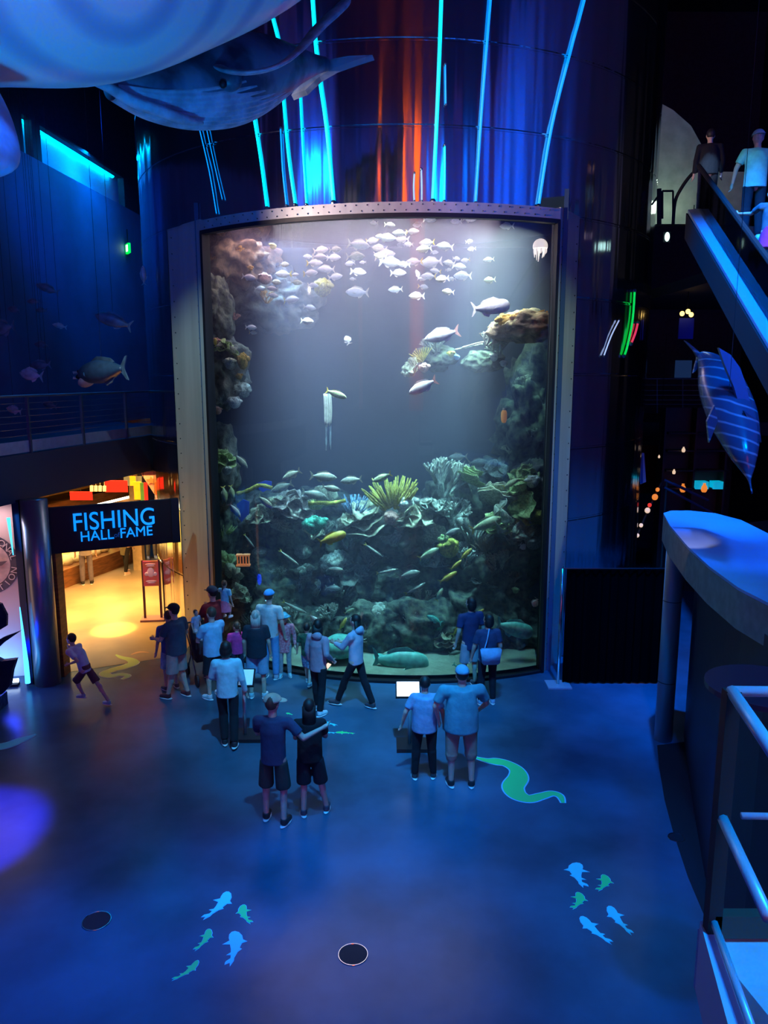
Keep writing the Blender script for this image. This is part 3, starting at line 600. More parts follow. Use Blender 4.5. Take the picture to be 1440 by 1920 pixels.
# lit arched wall
P = [W(*p, 21) for p in ((1180, 420), (1180, 150), (1225, 186), (1262, 206), (1296, 236), (1320, 280), (1338, 322), (1400, 322), (1400, 420))]
bm = slab3(B(), P, (0, .3, 0)); struct('wall_arched', bm, mat('arched_plaster', (.42, .46, .36), .8, var=.2, scale=3))
q = W(1268, 385, 20.2); lamp('arch_light', 'POINT', q, (0, 0, 0), 14, (.75, 1, .75), .15)
lamp('arch_light', 'AREA', W(1260, 330, 18.5), W(1260, 310, 21), 12, (.55, .95, .8), 1, 1)
# small exit lamp
e = empty('wall_lamp', W(1251, 444, 16)); tag(e, 'tiny white lamp glowing under the upper landing', 'lamp'); bm = B(); ball(bm, (0, 0, 0), (.05, .04, .09), 8); obj('bulb', bm, neon('bulb_white', (.6, 1, .9), 3), e)
bm = B(); box(bm, (0, .05, .0), (.14, .05, .2)); obj('backplate', bm, M_black, e)
# mezzanine railing beyond
e = empty('mezzanine_railing', W(1265, 760, 24.7)); tag(e, 'thin horizontal cable railing on the far dark mezzanine', 'railing'); o_ = e.location.copy()
for k, y in enumerate((710, 722, 732, 741, 750, 758)):
    bm = B(); tube(bm, [W(1190, y, 24.7) - o_, W(1340, y, 24.7) - o_], .018 if k == 0 else .009, 6); obj('handrail' if k == 0 else 'cable', bm, mat('pale_rail', (.35, .45, .6), .4, .5), e)
for x in (1232, 1280, 1325):
    bm = B(); tube(bm, [W(x, 710, 24.75) - o_, W(x, 775, 24.75) - o_], .02, 6); obj('post', bm, M_rail, e)
lamp('mezzanine_light', 'SPOT', (6, 15, 10), W(1270, 735, 24.4), 300, (.3, .6, 1), .2, angle=18, blend=.7)
# shop behind
def shopbox(name, label, cat, px, py, w, h, Y, m, depth=.3, part=None):
    c = W(px, py, Y); s = 1 / ppm(Y, c.z); o = obj(name, box(B(), (0, 0, 0), (w * s, depth, h * s)), m); o.location = c; tag(o, label, cat); return o
e = empty('shop_shelf', W(1300, 960, 22)); tag(e, 'dark shop shelving unit with dim shelves and small glowing goods', 'shelf unit'); o_ = e.location.copy()
bz = -o_.z; s = 1 / ppm(22, 3)
M_shelf = mat('shelf_dark', (.03, .025, .02), .6)
obj('back_panel', box(B(), (0, .3, bz / 2 + 1.5), (120 * s, .05, -bz + 3.0)), M_shelf, e)
for y in (812, 845, 882, 915): p = W(1300, y, 22) - o_; obj('shelf', box(B(), (0, .1, p.z), (118 * s, .45, .04)), M_shelf, e)
for x in (1242, 1300, 1358): p = W(x, 860, 22) - o_; obj('divider', box(B(), (p.x, .1, bz / 2 + 1.5), (.06, .45, -bz + 3.0)), M_shelf, e)
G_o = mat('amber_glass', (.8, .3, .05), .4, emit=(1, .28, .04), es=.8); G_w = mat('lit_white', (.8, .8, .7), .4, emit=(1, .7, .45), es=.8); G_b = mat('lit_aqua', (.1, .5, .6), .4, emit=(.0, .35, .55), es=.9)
def vase(px, py, h, Y, m, label, name='glowing_vase', cat='vase'):
    c = W(px, py, Y); s = h / ppm(Y, c.z); bm = B(); loft(bm, [(0, 0, 0), (0, 0, s * .25), (0, 0, s * .6), (0, 0, s * .85), (0, 0, s)], [s * .2, s * .33, s * .3, s * .14, s * .17], n=14, sub=2); o = obj(name, bm, m, None, True); o.location = c - Vector((0, 0, s)); tag(o, label, cat); return o
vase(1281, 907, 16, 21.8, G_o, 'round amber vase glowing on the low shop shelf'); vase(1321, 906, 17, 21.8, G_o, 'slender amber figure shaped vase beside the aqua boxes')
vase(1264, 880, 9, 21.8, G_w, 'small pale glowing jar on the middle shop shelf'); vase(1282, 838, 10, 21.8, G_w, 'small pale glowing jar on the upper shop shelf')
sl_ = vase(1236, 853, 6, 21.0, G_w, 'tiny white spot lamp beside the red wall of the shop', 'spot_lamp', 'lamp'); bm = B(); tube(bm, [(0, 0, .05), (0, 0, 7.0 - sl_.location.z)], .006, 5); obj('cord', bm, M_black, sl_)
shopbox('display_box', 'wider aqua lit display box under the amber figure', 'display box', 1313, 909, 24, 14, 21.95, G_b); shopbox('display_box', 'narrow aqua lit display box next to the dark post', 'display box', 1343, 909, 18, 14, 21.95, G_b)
shopbox('red_partition', 'dark red partition wall behind the hanging towel', 'partition', 1222, 880, 50, 90, 24, mat('red_partition', (.16, .008, .008), .7), .1)
e = empty('striped_towel', W(1202, 880, 19.5)); tag(e, 'white and blue striped towel hanging at the tower edge', 'towel'); s = 1 / ppm(19.5, 4.5)
obj('white_cloth', slab3(B(), [(-3 * s, 0, 31 * s), (4 * s, 0, 31 * s), (11 * s, 0, -24 * s), (2 * s, 0, -28 * s), (-9 * s, 0, -29 * s)], (0, .03, 0)), mat('towel_white', (.6, .62, .75), .8), e)
obj('blue_stripe', slab3(B(), [(-1 * s, -.01, 26 * s), (1 * s, -.01, 26 * s), (5 * s, -.01, -26 * s), (-2 * s, -.01, -27 * s)], (0, .01, 0)), mat('towel_blue', (.03, .12, .4), .8), e)
e = empty('merchandise_rail', W(1215, 960, 20)); tag(e, 'slanting rail of small lit goods below the towel by the tower', 'display rail'); o_ = e.location.copy()
P = [W(*p, 20) - o_ for p in ((1193, 1008), (1210, 968), (1228, 930), (1240, 905))]
obj('rail', tube(B(), P, .03), M_shelf, e)
for i, (x, y, r_, m_) in enumerate(((1195, 1004, 4, G_w), (1202, 985, 4, G_w), (1214, 957, 5.5, G_w), (1218, 947, 4, mat('lit_red', (.7, .05, .03), .5, emit=(1, .05, .03), es=.7)), (1228, 932, 6, G_o), (1233, 918, 4, G_o))):
    bm = B(); ball(bm, W(x, y, 19.9) - o_, r_ / ppm(20, 4), 8); obj('lit_item', bm, m_, e, True)
# lower stair stringer in the shop
e = empty('stair_rail', W(1300, 940, 19)); tag(e, 'dark slanting stair rail crossing under the shop shelves', 'railing'); o_ = e.location.copy()
for a, b in (((1246, 900), (1328, 938)), ((1246, 914), (1336, 962)), ((1262, 906), (1322, 935))):
    bm = B(); tube(bm, [W(*a, 19) - o_, W(*b, 19) - o_], .03); obj('rail', bm, mat('stair_rail_metal', (.10, .11, .2), .4, .5), e)
for a in ((1250, 902), (1322, 936)):
    p_ = W(*a, 19) - o_; bm = B(); tube(bm, [p_, (p_.x, p_.y, -o_.z)], .025); obj('post', bm, M_shelf, e)
e = empty('globe_lamp_cluster', W(1288, 590, 19)); tag(e, 'cluster of three small warm globe bulbs in the dark hall', 'lamp'); o_ = e.location.copy()
for x, y in ((1279, 588), (1290, 584), (1296, 590)): bm = B(); ball(bm, W(x, y, 19) - o_, .06, 8); obj('bulb', bm, neon('bulb_warm', (1, .6, .15), 3), e)
bm = B(); tube(bm, [(0, 0, .05), (0, 0, 2.5)], .012); obj('cord', bm, M_black, e)
shopbox('blue_banner', 'small deep blue cloth banner under the warm bulbs', 'banner', 1286, 616, 28, 38, 19.2, mat('banner_blue', (.01, .03, .5), .8), .04)
for o_n, hh in (('banner_cord', 2.2),):
    bb = bpy.data.objects['blue_banner']; bm = B(); tube(bm, [(0, 0, .2), (0, 0, max(.5, 7.9 - bb.location.z))], .006, 5); obj(o_n, bm, M_black, bb)
shopbox('back_window', 'dim blue window far behind the mezzanine railing', 'window', 1281, 692, 30, 32, 30.75, mat('dim_window', (.02, .05, .15), .3, emit=(.01, .03, .10), es=.6), .08)
# info kiosks
def kiosk(px, pyb, ptx, pty, w, h, m, label):
    b = F(px, pyb); e = empty('info_stand', (b.x, b.y, 0)); tag(e, label, 'information stand'); s = 1 / ppm(b.y, 1.1)
    c = W(ptx, pty, b.y) - Vector((b.x, b.y, 0)); c.y = 0
    obj('base_plate', box(B(), (.1, 0, .03), (.62, .42, .06)), mat('stand_black', (.01, .01, .014), .5), e)
    obj('pole', tube(B(), [(0, 0, .06), (0, 0, c.z - .05)], .03), mat('stand_pole', (.5, .55, .62), .35, .6), e, True)
    R = Matrix.Translation(c) @ Matrix.Rotation(.75, 4, 'X')
    obj('panel_frame', box(B(), (0, 0, 0), (w * s + .04, h * s * 1.2 + .04, .04), M=R), M_black, e)
    obj('panel_face', box(B(), (0, 0, .025), (w * s, h * s * 1.2, .01), M=R), m, e); return e
kiosk(460, 1382, 462, 1271, 26, 26, mat('panel_white', (.8, .82, .85), .4, emit=(.2, .5, .8), es=.35), 'information stand with pale slanted panel beside the person in light shirt')
kiosk(768, 1400, 765, 1293, 42, 24, mat('panel_screen', (.9, .95, 1), .4, emit=(.8, .95, 1), es=2.2), 'information stand with glaring white screen beside the couple in teal shirts')

# ================================================================== FLOOR DECALS
M_dg = mat('decal_green', (.04, 1.0, .26), .5); M_db = mat('decal_blue', (.12, 1.0, 1.0), .5); M_rim = mat('decal_rim', (.25, .85, 1), .5); M_dy = mat('decal_olive', (.5, .75, .2), .5)
SH = [(1, 0), (.96, .13), (.8, .24), (.6, .27), (.42, .25), (.2, .5), (.18, .22), (-.1, .16), (-.32, .13), (-.45, .27), (-.46, .1), (-.68, .06), (-.85, .2), (-1.0, .17), (-.9, .02), (-1.12, -.06), (-.8, -.1), (-.62, -.07), (-.3, -.12), (-.12, -.25), (-.05, -.16), (.22, -.22), (.32, -.42), (.45, -.26), (.7, -.24), (.92, -.14)]
def shark_decal(nose, tail, m, label, wid=1.0, bend=.18, flip=1, group=None):
    a = F(*nose); b = F(*tail); c = (a + b) / 2; d = (a - b) / 2; L = d.length; d.normalize(); n = Vector((-d.y, d.x, 0)) * flip
    e = empty('floor_decal', (c.x, c.y, 0)); tag(e, label, 'floor decal', group)
    for nm, mm, k, z in (('rim', M_rim, 1.05, .002), ('figure', m, 1.0, .005)):
        bm = B(); pts = []
        for x, y in SH:
            yy = y * (k if nm == 'figure' else 1.13) * wid + bend * (x * x - .4); pts.append((d * x * L * k + n * yy * L))
        slab3(bm, pts, (0, 0, z)); o = obj(nm, bm, mm, e)
    return e
DEC = [((432, 1674), (388, 1722), M_db, 'blue fish decal at the top of the cluster of five on the open floor', 1, .2, 1),
 ((452, 1698), (466, 1731), M_dg, 'green fish decal highest of the three green ones in the five cluster', 1.1, .2, -1),
 ((396, 1743), (370, 1781), M_dg, 'green fish decal between the two others of its colour, tail down', 1, .2, 1),
 ((444, 1747), (434, 1807), M_db, 'thick blue fish decal beside the middle green one', 1.1, .15, 1),
 ((374, 1803), (328, 1838), M_dg, 'long green fish decal at the bottom of the five cluster', .8, .2, 1),
 ((1077, 1618), (1090, 1661), M_db, 'blue fish decal at the top of the cluster near the service wall', 1.4, .2, -1),
 ((1138, 1642), (1126, 1670), M_dg, 'green fish decal beside the topmost blue one near the service wall', 1.3, .25, 1),
 ((1090, 1675), (1078, 1704), M_dg, 'green fish decal below the topmost blue one near the service wall', 1.3, .25, 1),
 ((1140, 1700), (1180, 1750), M_db, 'slim blue fish decal on the side toward the service wall', .9, .1, -1),
 ((1088, 1720), (1142, 1768), M_db, 'longest blue fish decal at the bottom of its cluster', .9, .1, -1),
 ((590, 1352), (630, 1359), M_db, 'blue fish decal just below the white sneakers', 1, .1, 1),
 ((595, 1373), (627, 1374), M_db, 'blue fish decal behind the arm of the hugging man', .8, .05, 1),
 ((630, 1373), (663, 1375), M_dg, 'green fish decal lying furthest from the hugging couple', .8, .05, 1),
 ((537, 1337), (548, 1340), M_dg, 'tiny green fish decal peeking out between the hugging couple', 1.2, .05, 1)]
for d in DEC: shark_decal(*d)
def eel(pix, wid, m, label, rim=M_rim):
    P = [F(*p) for p in pix]; P, a_, b_ = dense(P, list(wid), list(wid), 6); c = P[0].copy(); e = empty('eel_decal', c); tag(e, label, 'floor decal')
    for nm, mm, k, z in (('rim', rim, .022, .003), ('figure', m, 0, .006)):
        bm = B(); Ls, Rs_ = [], []
        for i, p in enumerate(P):
            t = (P[min(i + 1, len(P) - 1)] - P[max(i - 1, 0)]).normalized(); n = Vector((-t.y, t.x, 0)); wv = max(.008, a_[i]) + k; Ls.append(p - c + n * wv); Rs_.append(p - c - n * wv)
        for i in range(len(P) - 1):
            for zz in (z,):
                v = [bm.verts.new(Vector((q.x, q.y, zz))) for q in (Ls[i], Rs_[i], Rs_[i + 1], Ls[i + 1])]; bm.faces.new(v)
                for q0, q1 in ((Ls[i], Ls[i + 1]), (Rs_[i], Rs_[i + 1])):
                    bm.faces.new([bm.verts.new(Vector((q.x, q.y, h))) for q, h in ((q0, 0), (q1, 0), (q1, zz), (q0, zz))])
        bmesh.ops.remove_doubles(bm, verts=bm.verts, dist=.0004); bmesh.ops.recalc_face_normals(bm, faces=bm.faces); obj(nm, bm, mm, e)
eel([(890, 1420), (912, 1426), (930, 1428), (950, 1432), (968, 1443), (972, 1458), (962, 1475), (970, 1490), (992, 1498), (1015, 1493), (1035, 1488), (1050, 1493), (1056, 1506)],
    [.01, .05, .09, .08, .10, .14, .15, .13, .09, .07, .055, .045, .02], M_dg, 'long winding green eel decal behind the teal shirted couple')
eel([(217, 1228), (228, 1233), (244, 1237), (250, 1243), (235, 1250), (212, 1256), (196, 1263), (206, 1268), (226, 1265), (240, 1268), (228, 1274)],
    [.02, .06, .09, .11, .10, .09, .09, .08, .06, .05, .02], M_dy, 'winding pale olive eel decal on the floor at the hall entrance', mat('decal_cream', (.8, .85, .6), .5))
eel([(68, 1377), (50, 1384), (36, 1389), (18, 1396), (0, 1400), (-30, 1402)], [.01, .06, .09, .10, .10, .06], M_db, 'light blue ray shaped decal cut by the frame near the sculpture')
eel([(246, 1228), (262, 1223), (280, 1224)], [.02, .05, .01], mat('decal_tan', (.6, .35, .2), .5), 'small tan fish decal behind the olive eel decal', mat('decal_tan', (.6, .35, .2), .5))
# floor drains
for px, py, r_, lb_ in ((662, 1790, .15, 'round steel floor drain beside the five fish decals, toward the open floor'), (181, 1727, .15, 'round floor drain in the deep blue pool of light'), (1268, 1571, .10, 'small round floor drain near the curved service wall')):
    p = F(px, py); e = empty('floor_drain', (p.x, p.y, 0)); tag(e, lb_, 'floor drain')
    bm = B(); bmesh.ops.create_cone(bm, segments=32, cap_ends=True, radius1=r_, radius2=r_, depth=.004, matrix=Matrix.Translation((0, 0, .002))); obj('cover', bm, mat('drain_cover', (.02, .03, .05), .5, .5), e)
    bm = B(); N_ = 40; pts = [(r_ * math.cos(2 * PI * k / N_), r_ * math.sin(2 * PI * k / N_), .004) for k in range(N_ + 1)]; loft(bm, pts, .006, n=6); obj('rim', bm, M_polish, e)
# ================================================================== WHALES AND HANGING MODELS
def whale_mat(name, c, c2, sc_=3, rings=None):
    m = mat(name, c, .45, var=.3, scale=sc_, c2=c2, bump=.2, bscale=6)
    return m
M_belly = bpy.data.materials.new('whale_belly'); M_belly.use_nodes = True; nt = M_belly.node_tree; b_ = nt.nodes['Principled BSDF']; b_.inputs['Roughness'].default_value = .4
tc = nt.nodes.new('ShaderNodeTexCoord'); mp = nt.nodes.new('ShaderNodeMapping'); wv = nt.nodes.new('ShaderNodeTexWave'); cr = nt.nodes.new('ShaderNodeValToRGB')
wv.wave_type = 'RINGS'; wv.rings_direction = 'SPHERICAL'; wv.inputs['Scale'].default_value = .55; wv.inputs['Distortion'].default_value = 1.2; wv.inputs['Detail'].default_value = 3
nt.links.new(tc.outputs['Object'], mp.inputs[0]); nt.links.new(mp.outputs[0], wv.inputs['Vector']); nt.links.new(wv.outputs[0], cr.inputs[0]); nt.links.new(cr.outputs[0], b_.inputs['Base Color'])
cr.color_ramp.elements[0].color = (.38, .46, .52, 1); cr.color_ramp.elements[1].color = (.72, .74, .66, 1); cr.color_ramp.elements[1].position = .55
def body_px(name, L, m, parent, o, n=24, sub=5, sq=1.0):
    """L: (px, py, Y, radius px, squash)"""
    P = [W(a[0], a[1], a[2]) - o for a in L]; ra = [a[3] / ppm(a[2], W(a[0], a[1], a[2]).z) for a in L]; rb = [r * a[4] for r, a in zip(ra, L)]
    bm = B(); loft(bm, P, ra, rb, n=n, sub=sub); return obj(name, bm, m, parent, True)
def blade(name, P, wd, th, m, parent, sub=4, up=(0, 0, 1)):
    P = [Vector(p) for p in P]; wd = list(wd); P, a_, b_ = dense(P, wd, [th] * len(P), sub)
    bm = B(); loft(bm, P, a_, [max(.004, th * (a / max(a_))) for a in a_], n=12); return obj(name, bm, m, parent, True)
def wire(parent, p, z, r=.008):
    bm = B(); tube(bm, [p, (p[0], p[1], z)], r, 6); return obj('hanging_wire', bm, M_black, parent)
o1 = W(200, -60, 7.5); e = empty('large_whale', o1); tag(e, 'huge pale bellied whale model hanging overhead, cut by the picture edge', 'whale model')
b1 = body_px('body', [(-620, 40, 5.8, 110, .8), (-350, -20, 6.4, 200, .85), (-60, -66, 7.0, 225, .9), (150, -70, 7.4, 222, .9), (330, -100, 8.0, 190, .9), (480, -130, 8.6, 150, .9), (640, -180, 9.3, 90, .9), (800, -240, 10, 40, .9)], M_belly, e, o1, n=40)
mp.inputs['Location'].default_value = tuple(-(W(255, -40, 6.5) - o1))
P = [W(*p) - o1 for p in ((-120, 60, 6.6), (-60, 150, 6.5), (-20, 230, 6.4), (-10, 290, 6.3), (-30, 330, 6.3))]
blade('flipper', P, [.28, .30, .26, .2, .06], .07, mat('whale_flipper', (.35, .42, .6), .5, var=.2), e)
wire(e, (0, 0, 1.0), 19.0 - o1.z, .02)
lamp('flipper_glow', 'SPOT', (-4.6, 4.5, 5.0), W(-10, 240, 6.4), 45, (0, .03, 1), .1, angle=40, blend=1)
M_hb = bpy.data.materials.new('humpback_skin'); M_hb.use_nodes = True; nt = M_hb.node_tree; b_ = nt.nodes['Principled BSDF']; b_.inputs['Roughness'].default_value = .4
tc = nt.nodes.new('ShaderNodeTexCoord'); n_ = nt.nodes.new('ShaderNodeTexNoise'); cr = nt.nodes.new('ShaderNodeValToRGB'); n_.inputs['Scale'].default_value = 2.2; n_.inputs['Detail'].default_value = 5
nt.links.new(tc.outputs['Object'], n_.inputs['Vector']); nt.links.new(n_.outputs[0], cr.inputs[0]); nt.links.new(cr.outputs[0], b_.inputs['Base Color'])
cr.color_ramp.elements[0].color = (.05, .07, .10, 1); cr.color_ramp.elements[0].position = .42; cr.color_ramp.elements[1].color = (.22, .27, .32, 1); cr.color_ramp.elements[1].position = .6
M_pl = mat('pale_whale_skin', (.5, .56, .6), .45, var=.35, scale=5)
o2 = W(420, 150, 10.5); e = empty('humpback_whale', o2); tag(e, 'dark humpback whale model with pleated pale throat hanging by the tower', 'whale model')
L = [(165, 148, 8.4, 6, .5), (215, 158, 8.8, 24, .7), (285, 168, 9.2, 46, .85), (360, 162, 9.7, 64, .95), (430, 145, 10.2, 72, 1), (490, 132, 10.8, 60, 1), (545, 124, 11.4, 36, 1), (590, 121, 11.9, 16, 1.1), (612, 120, 12.1, 9, 1.3)]
bd = body_px('body', L, M_hb, e, o2, n=36, sub=6)
# throat: pale lower shell with pleats, as a ribbed part hugging the underside
P = [W(a[0] - 8, a[1] + a[3] * .12, a[2] - .05) - o2 for a in L[1:7]]; ra = [a[3] * 1.0 / ppm(a[2], 9) for a in L[1:7]]
P, a_, b__ = dense(P, ra, ra, 8); Pv, frs = frames(P); bm = B(); rings = []; nn_ = 80
tot = len(Pv) - 1
for i, (p, (s_, u_)) in enumerate(zip(Pv, frs)):
    t = i / tot; row = []
    for k in range(nn_ + 1):
        a = PI * 1.02 + (PI * .96) * k / nn_; pl = 1 + .022 * (1 if (k // 2) % 2 else -1) * math.sin(PI * min(1, t * 1.05)); row.append(bm.verts.new(p + s_ * (a_[i] * .96 * pl * math.cos(a)) + u_ * (a_[i] * 1.03 * pl * math.sin(a))))
    rings.append(row)
for i in range(len(rings) - 1):
    for k in range(nn_): bm.faces.new((rings[i][k], rings[i][k + 1], rings[i + 1][k + 1], rings[i + 1][k]))
for row in (rings[0], rings[-1]): bm.faces.new(row)
obj('pleated_throat', bm, M_pl, e, True)
P = [W(*p) - o2 for p in ((162, 150, 8.35), (200, 162, 8.5), (250, 190, 8.8), (300, 208, 9.0), (350, 226, 9.3), (380, 231, 9.5))]
blade('lower_lip', P, [.03, .06, .075, .07, .06, .02], .06, M_pl, e)
P = [W(*p) - o2 for p in ((405, 120, 9.7), (425, 132, 9.4), (470, 136, 9.3), (520, 124, 9.4), (560, 95, 9.7), (600, 50, 10.0), (640, 12, 10.3), (652, -10, 10.4))]
blade('long_flipper', P, [.08, .10, .085, .08, .09, .13, .13, .03], .045, mat('flipper_skin', (.42, .47, .52), .45, c2=(.2, .24, .28), scale=7), e, 5)
bm = B(); ball(bm, W(427, 150, 9.62) - o2, (.17, .12, .13), 16); obj('eye_bulge', bm, M_hb, e, True)
bm = B(); ball(bm, W(418, 158, 9.50) - o2, .045, 10); obj('eye', bm, M_gasket, e, True)
s = 1 / ppm(12.1, 10)
tb_ = W(608, 120, 12.1) - o2
obj('tail_fluke', slab3(B(), [tb_ + Vector(v) * s for v in ((-6, 0, 8), (10, 0, 8), (45, -5, 12), (90, -10, 12), (60, -8, 4), (20, 0, -6), (-10, 10, -18), (-38, 20, -38), (-66, 30, -44), (-50, 15, -24), (-20, 5, -8))], (.03, .06, -.05)), M_hb, e)
wire(e, (0, 0, .4), 19.0 - o2.z, .015)

# ---------------------------------------------------------------- fish kit
def fish_parts(e, L, H, Wd, mb, mf, mt=None, kind='std', bend=0.0, n=14):
    """fish of length L along +X (head) built into e; H height, Wd width as fractions"""
    mt = mt or mf
    prof = {'std': [(.5, .03), (.46, .22), (.36, .62), (.2, .93), (.05, 1), (-.12, .82), (-.27, .48), (-.36, .25), (-.40, .2)],
            'blunt': [(.5, .12), (.47, .5), (.38, .85), (.2, 1), (0, .95), (-.15, .78), (-.3, .45), (-.38, .3), (-.42, .28)],
            'slim': [(.5, .05), (.42, .5), (.3, .85), (.1, 1), (-.1, .9), (-.3, .5), (-.4, .25), (-.43, .2)],
            'deep': [(.5, .04), (.44, .3), (.33, .75), (.15, 1), (0, .98), (-.15, .75), (-.28, .4), (-.36, .16), (-.4, .14)]}[kind]
    def yb(x): return bend * L * (x * x * 2 - .2)
    P = [Vector((x * L, yb(x), 0)) for x, _ in prof]
    ra = [max(.004, Wd * L * .5 * h ** .8) for _, h in prof]; rb = [max(.004, H * L * .5 * h) for _, h in prof]
    bm = B(); loft(bm, P, ra, rb, n=n, sub=2); obj('body', bm, mb, e, True)
    t = max(.004, .012 * L); xt = prof[-1][0] * L; y0 = yb(prof[-1][0]); h = H * L
    tp2 = [(xt + .04 * L, .09 * h), (-.5 * L, .46 * h), (-.54 * L, .5 * h), (-.47 * L, .04 * h), (-.47 * L, -.04 * h), (-.54 * L, -.5 * h), (-.5 * L, -.46 * h), (xt + .04 * L, -.09 * h)]
    obj('tail_fin', slab3(B(), [(x, y0 - t / 2 + bend * L * .35 * ((xt - x) / (.1 * L)), z) for x, z in tp2], (0, t, 0)), mt, e)
    dz = {'std': .47, 'blunt': .46, 'slim': .46, 'deep': .47}[kind]
    obj('dorsal_fin', slab3(B(), [(x * L, yb(x) - t / 2, z * h) for x, z in ((.28, .35), (.2, .52), (.08, .66), (-.05, .6), (-.2, .5), (-.28, .32), (-.2, .26), (.1, .4))], (0, t, 0)), mf, e)
    obj('anal_fin', slab3(B(), [(x * L, yb(x) - t / 2, z * h) for x, z in ((-.02, -.4), (-.08, -.62), (-.2, -.5), (-.27, -.25), (-.15, -.25))], (0, t, 0)), mf, e)
    for s in (-1, 1):
        y = s * Wd * L * .44
        obj('pectoral_fin', slab3(B(), [(.22 * L, y + yb(.2), -.05 * h), (.1 * L, y * 1.5 + yb(.1), -.02 * h), (.02 * L, y * 1.9, -.18 * h), (.12 * L, y * 1.3 + yb(.1), -.2 * h)], (0, s * t * .6, 0)), mf, e)
        bm = B(); ball(bm, (.40 * L, s * Wd * L * .30 + yb(.4), .10 * h), (.016 * L, .012 * L, .018 * L), 6); obj('eye', bm, M_gasket, e, True)
def orient(e, head_px, tail_px, Y, yaw=0.0, roll=0.0, dY=0.0):
    a = W(head_px[0], head_px[1], Y - dY / 2); b = W(tail_px[0], tail_px[1], Y + dY / 2); x = (a - b).normalized()
    view = (a - EYE).normalized(); y = (Vector((0, 0, 1))).cross(x)
    if y.length < .2: y = view
    y.normalize(); z = x.cross(y).normalized()
    M = Matrix((x, y, z)).transposed().to_4x4(); M.translation = (a + b) / 2
    e.matrix_world = M @ Matrix.Rotation(roll, 4, 'X'); return (a - b).length
M_dkfish = mat('hanging_fish_skin', (.10, .15, .22), .4, var=.4, scale=6); M_dkpale = mat('hanging_fish_pale', (.42, .45, .5), .45, var=.3, scale=8)
def hang_fish(h, t, Y, H, kind, m, label, name='hanging_fish', cat='fish model', Wd=.22, extra=None, dY=0, mf=None):
    e = empty(name); L = orient(e, h, t, Y, dY=dY); tag(e, label, cat); fish_parts(e, L, H, Wd, m, mf or m, kind=kind)
    c = (W(*h, Y) + W(*t, Y)) / 2; inv = e.matrix_world.inverted(); bm = B(); loft(bm, [inv @ (c + Vector((0, 0, H * L * .3))), inv @ Vector((c.x, c.y, 12))], .004, n=5); obj('hanging_wire', bm, M_black, e)
    return e, L
HF = [((67, 533), (110, 549), 17, .32, 'slim', M_dkfish, 'smooth dark dolphin model, topmost of the gallery group', 'dolphin_model', 'dolphin model'),
 ((50, 565), (75, 566), 17.5, .4, 'std', M_dkfish, 'small bluish fish model just under the dolphin model'),
 ((14, 578), (38, 582), 17.5, .5, 'deep', M_dkfish, 'rounded dim fish model beside the frame edge, under the dolphin'),
 ((66, 582), (88, 582), 17.5, .42, 'std', M_dkfish, 'small bluish fish model, lower one under the dolphin'),
 ((-22, 618), (28, 612), 16.5, .55, 'deep', M_dkfish, 'large flat bluish fish model cut by the frame edge'),
 ((98, 608), (125, 614), 17, .34, 'std', M_dkpale, 'small pale fish model hanging alone between dolphin and shark'),
 ((178, 590), (246, 612), 16.5, .34, 'slim', M_dkfish, 'sleek dark shark model with pale underside high by the tower'),
 ((56, 685), (95, 684), 16, .42, 'std', M_dkfish, 'dim striped fish model right above the big spotted one'),
 ((36, 699), (80, 706), 15.6, .5, 'deep', M_dkpale, 'big pale spotted fish model over the gallery railing'),
 ((12, 765), (40, 772), 17, .5, 'std', M_dkpale, 'pale fish model behind the railing cables near the frame edge'),
 ((80, 757), (106, 762), 17, .45, 'std', M_dkfish, 'dark fish model behind the railing cables beside the pale one'),
 ((64, 645), (92, 648), 17.5, .45, 'std', M_dkfish, 'very dim fish model between the flat one and the spotted one'),
 ((268, 498), (270, 534), 17.5, .3, 'slim', M_dkpale, 'slim pale fish model hanging nose up next to the tower')]
for a in HF:
    h, t, Y, H, kd, mm, lb_ = a[:7]; hang_fish(h, t, Y, H, kd, mm, lb_, *(a[7:] if len(a) > 7 else ()))
obj_b = hang_fish
# open mouthed shark model
e = empty('shark_model'); L = orient(e, (150, 702), (236, 690), 15.8, dY=-1.2); tag(e, 'great white shark model with open toothed mouth over the gallery railing', 'shark model')
fish_parts(e, L, .26, .24, mat('shark_grey', (.05, .09, .16), .4, var=.2), M_dkfish, kind='slim')
bm = B(); ball(bm, (.36 * L, 0, -.085 * L), (.13 * L, .09 * L, .06 * L), 16, Matrix.Rotation(.3, 4, 'Y')); obj('lower_jaw', bm, mat('shark_white', (.55, .45, .48), .5), e, True)
bm = B(); ball(bm, (.465 * L, 0, -.03 * L), (.045 * L, .075 * L, .035 * L), 12); obj('mouth', bm, M_gasket, e, True)
bm = B()
for k in range(11):
    a = -1.2 + 2.4 * k / 10; p = Vector((.52 * L + .02 * L * math.cos(a), .07 * L * math.sin(a), .035 * L)); cone(bm, p, p - Vector((0, 0, .03 * L)), .008 * L, .001, 5)
    p = Vector((.53 * L + .02 * L * math.cos(a), .07 * L * math.sin(a), -.05 * L)); cone(bm, p, p + Vector((0, 0, .03 * L)), .008 * L, .001, 5)
o = obj('teeth', bm, mat('tooth_white', (.7, .7, .65), .4), e); o['kind'] = 'stuff'
inv = e.matrix_world.inverted(); c = e.matrix_world.translation; bm = B(); loft(bm, [inv @ (c + Vector((0, 0, .1))), inv @ Vector((c.x, c.y, 12))], .004, n=5); obj('hanging_wire', bm, M_black, e)
lamp('shark_light', 'SPOT', (-5.0, 10, 6.5), W(170, 700, 15.8), 30, (1, .6, .7), .1, angle=10, blend=.8)
lamp('gallery_fish_light', 'SPOT', (-3.5, 9, 11), W(110, 620, 16.5), 260, (.0, .26, 1), .2, angle=30, blend=1)
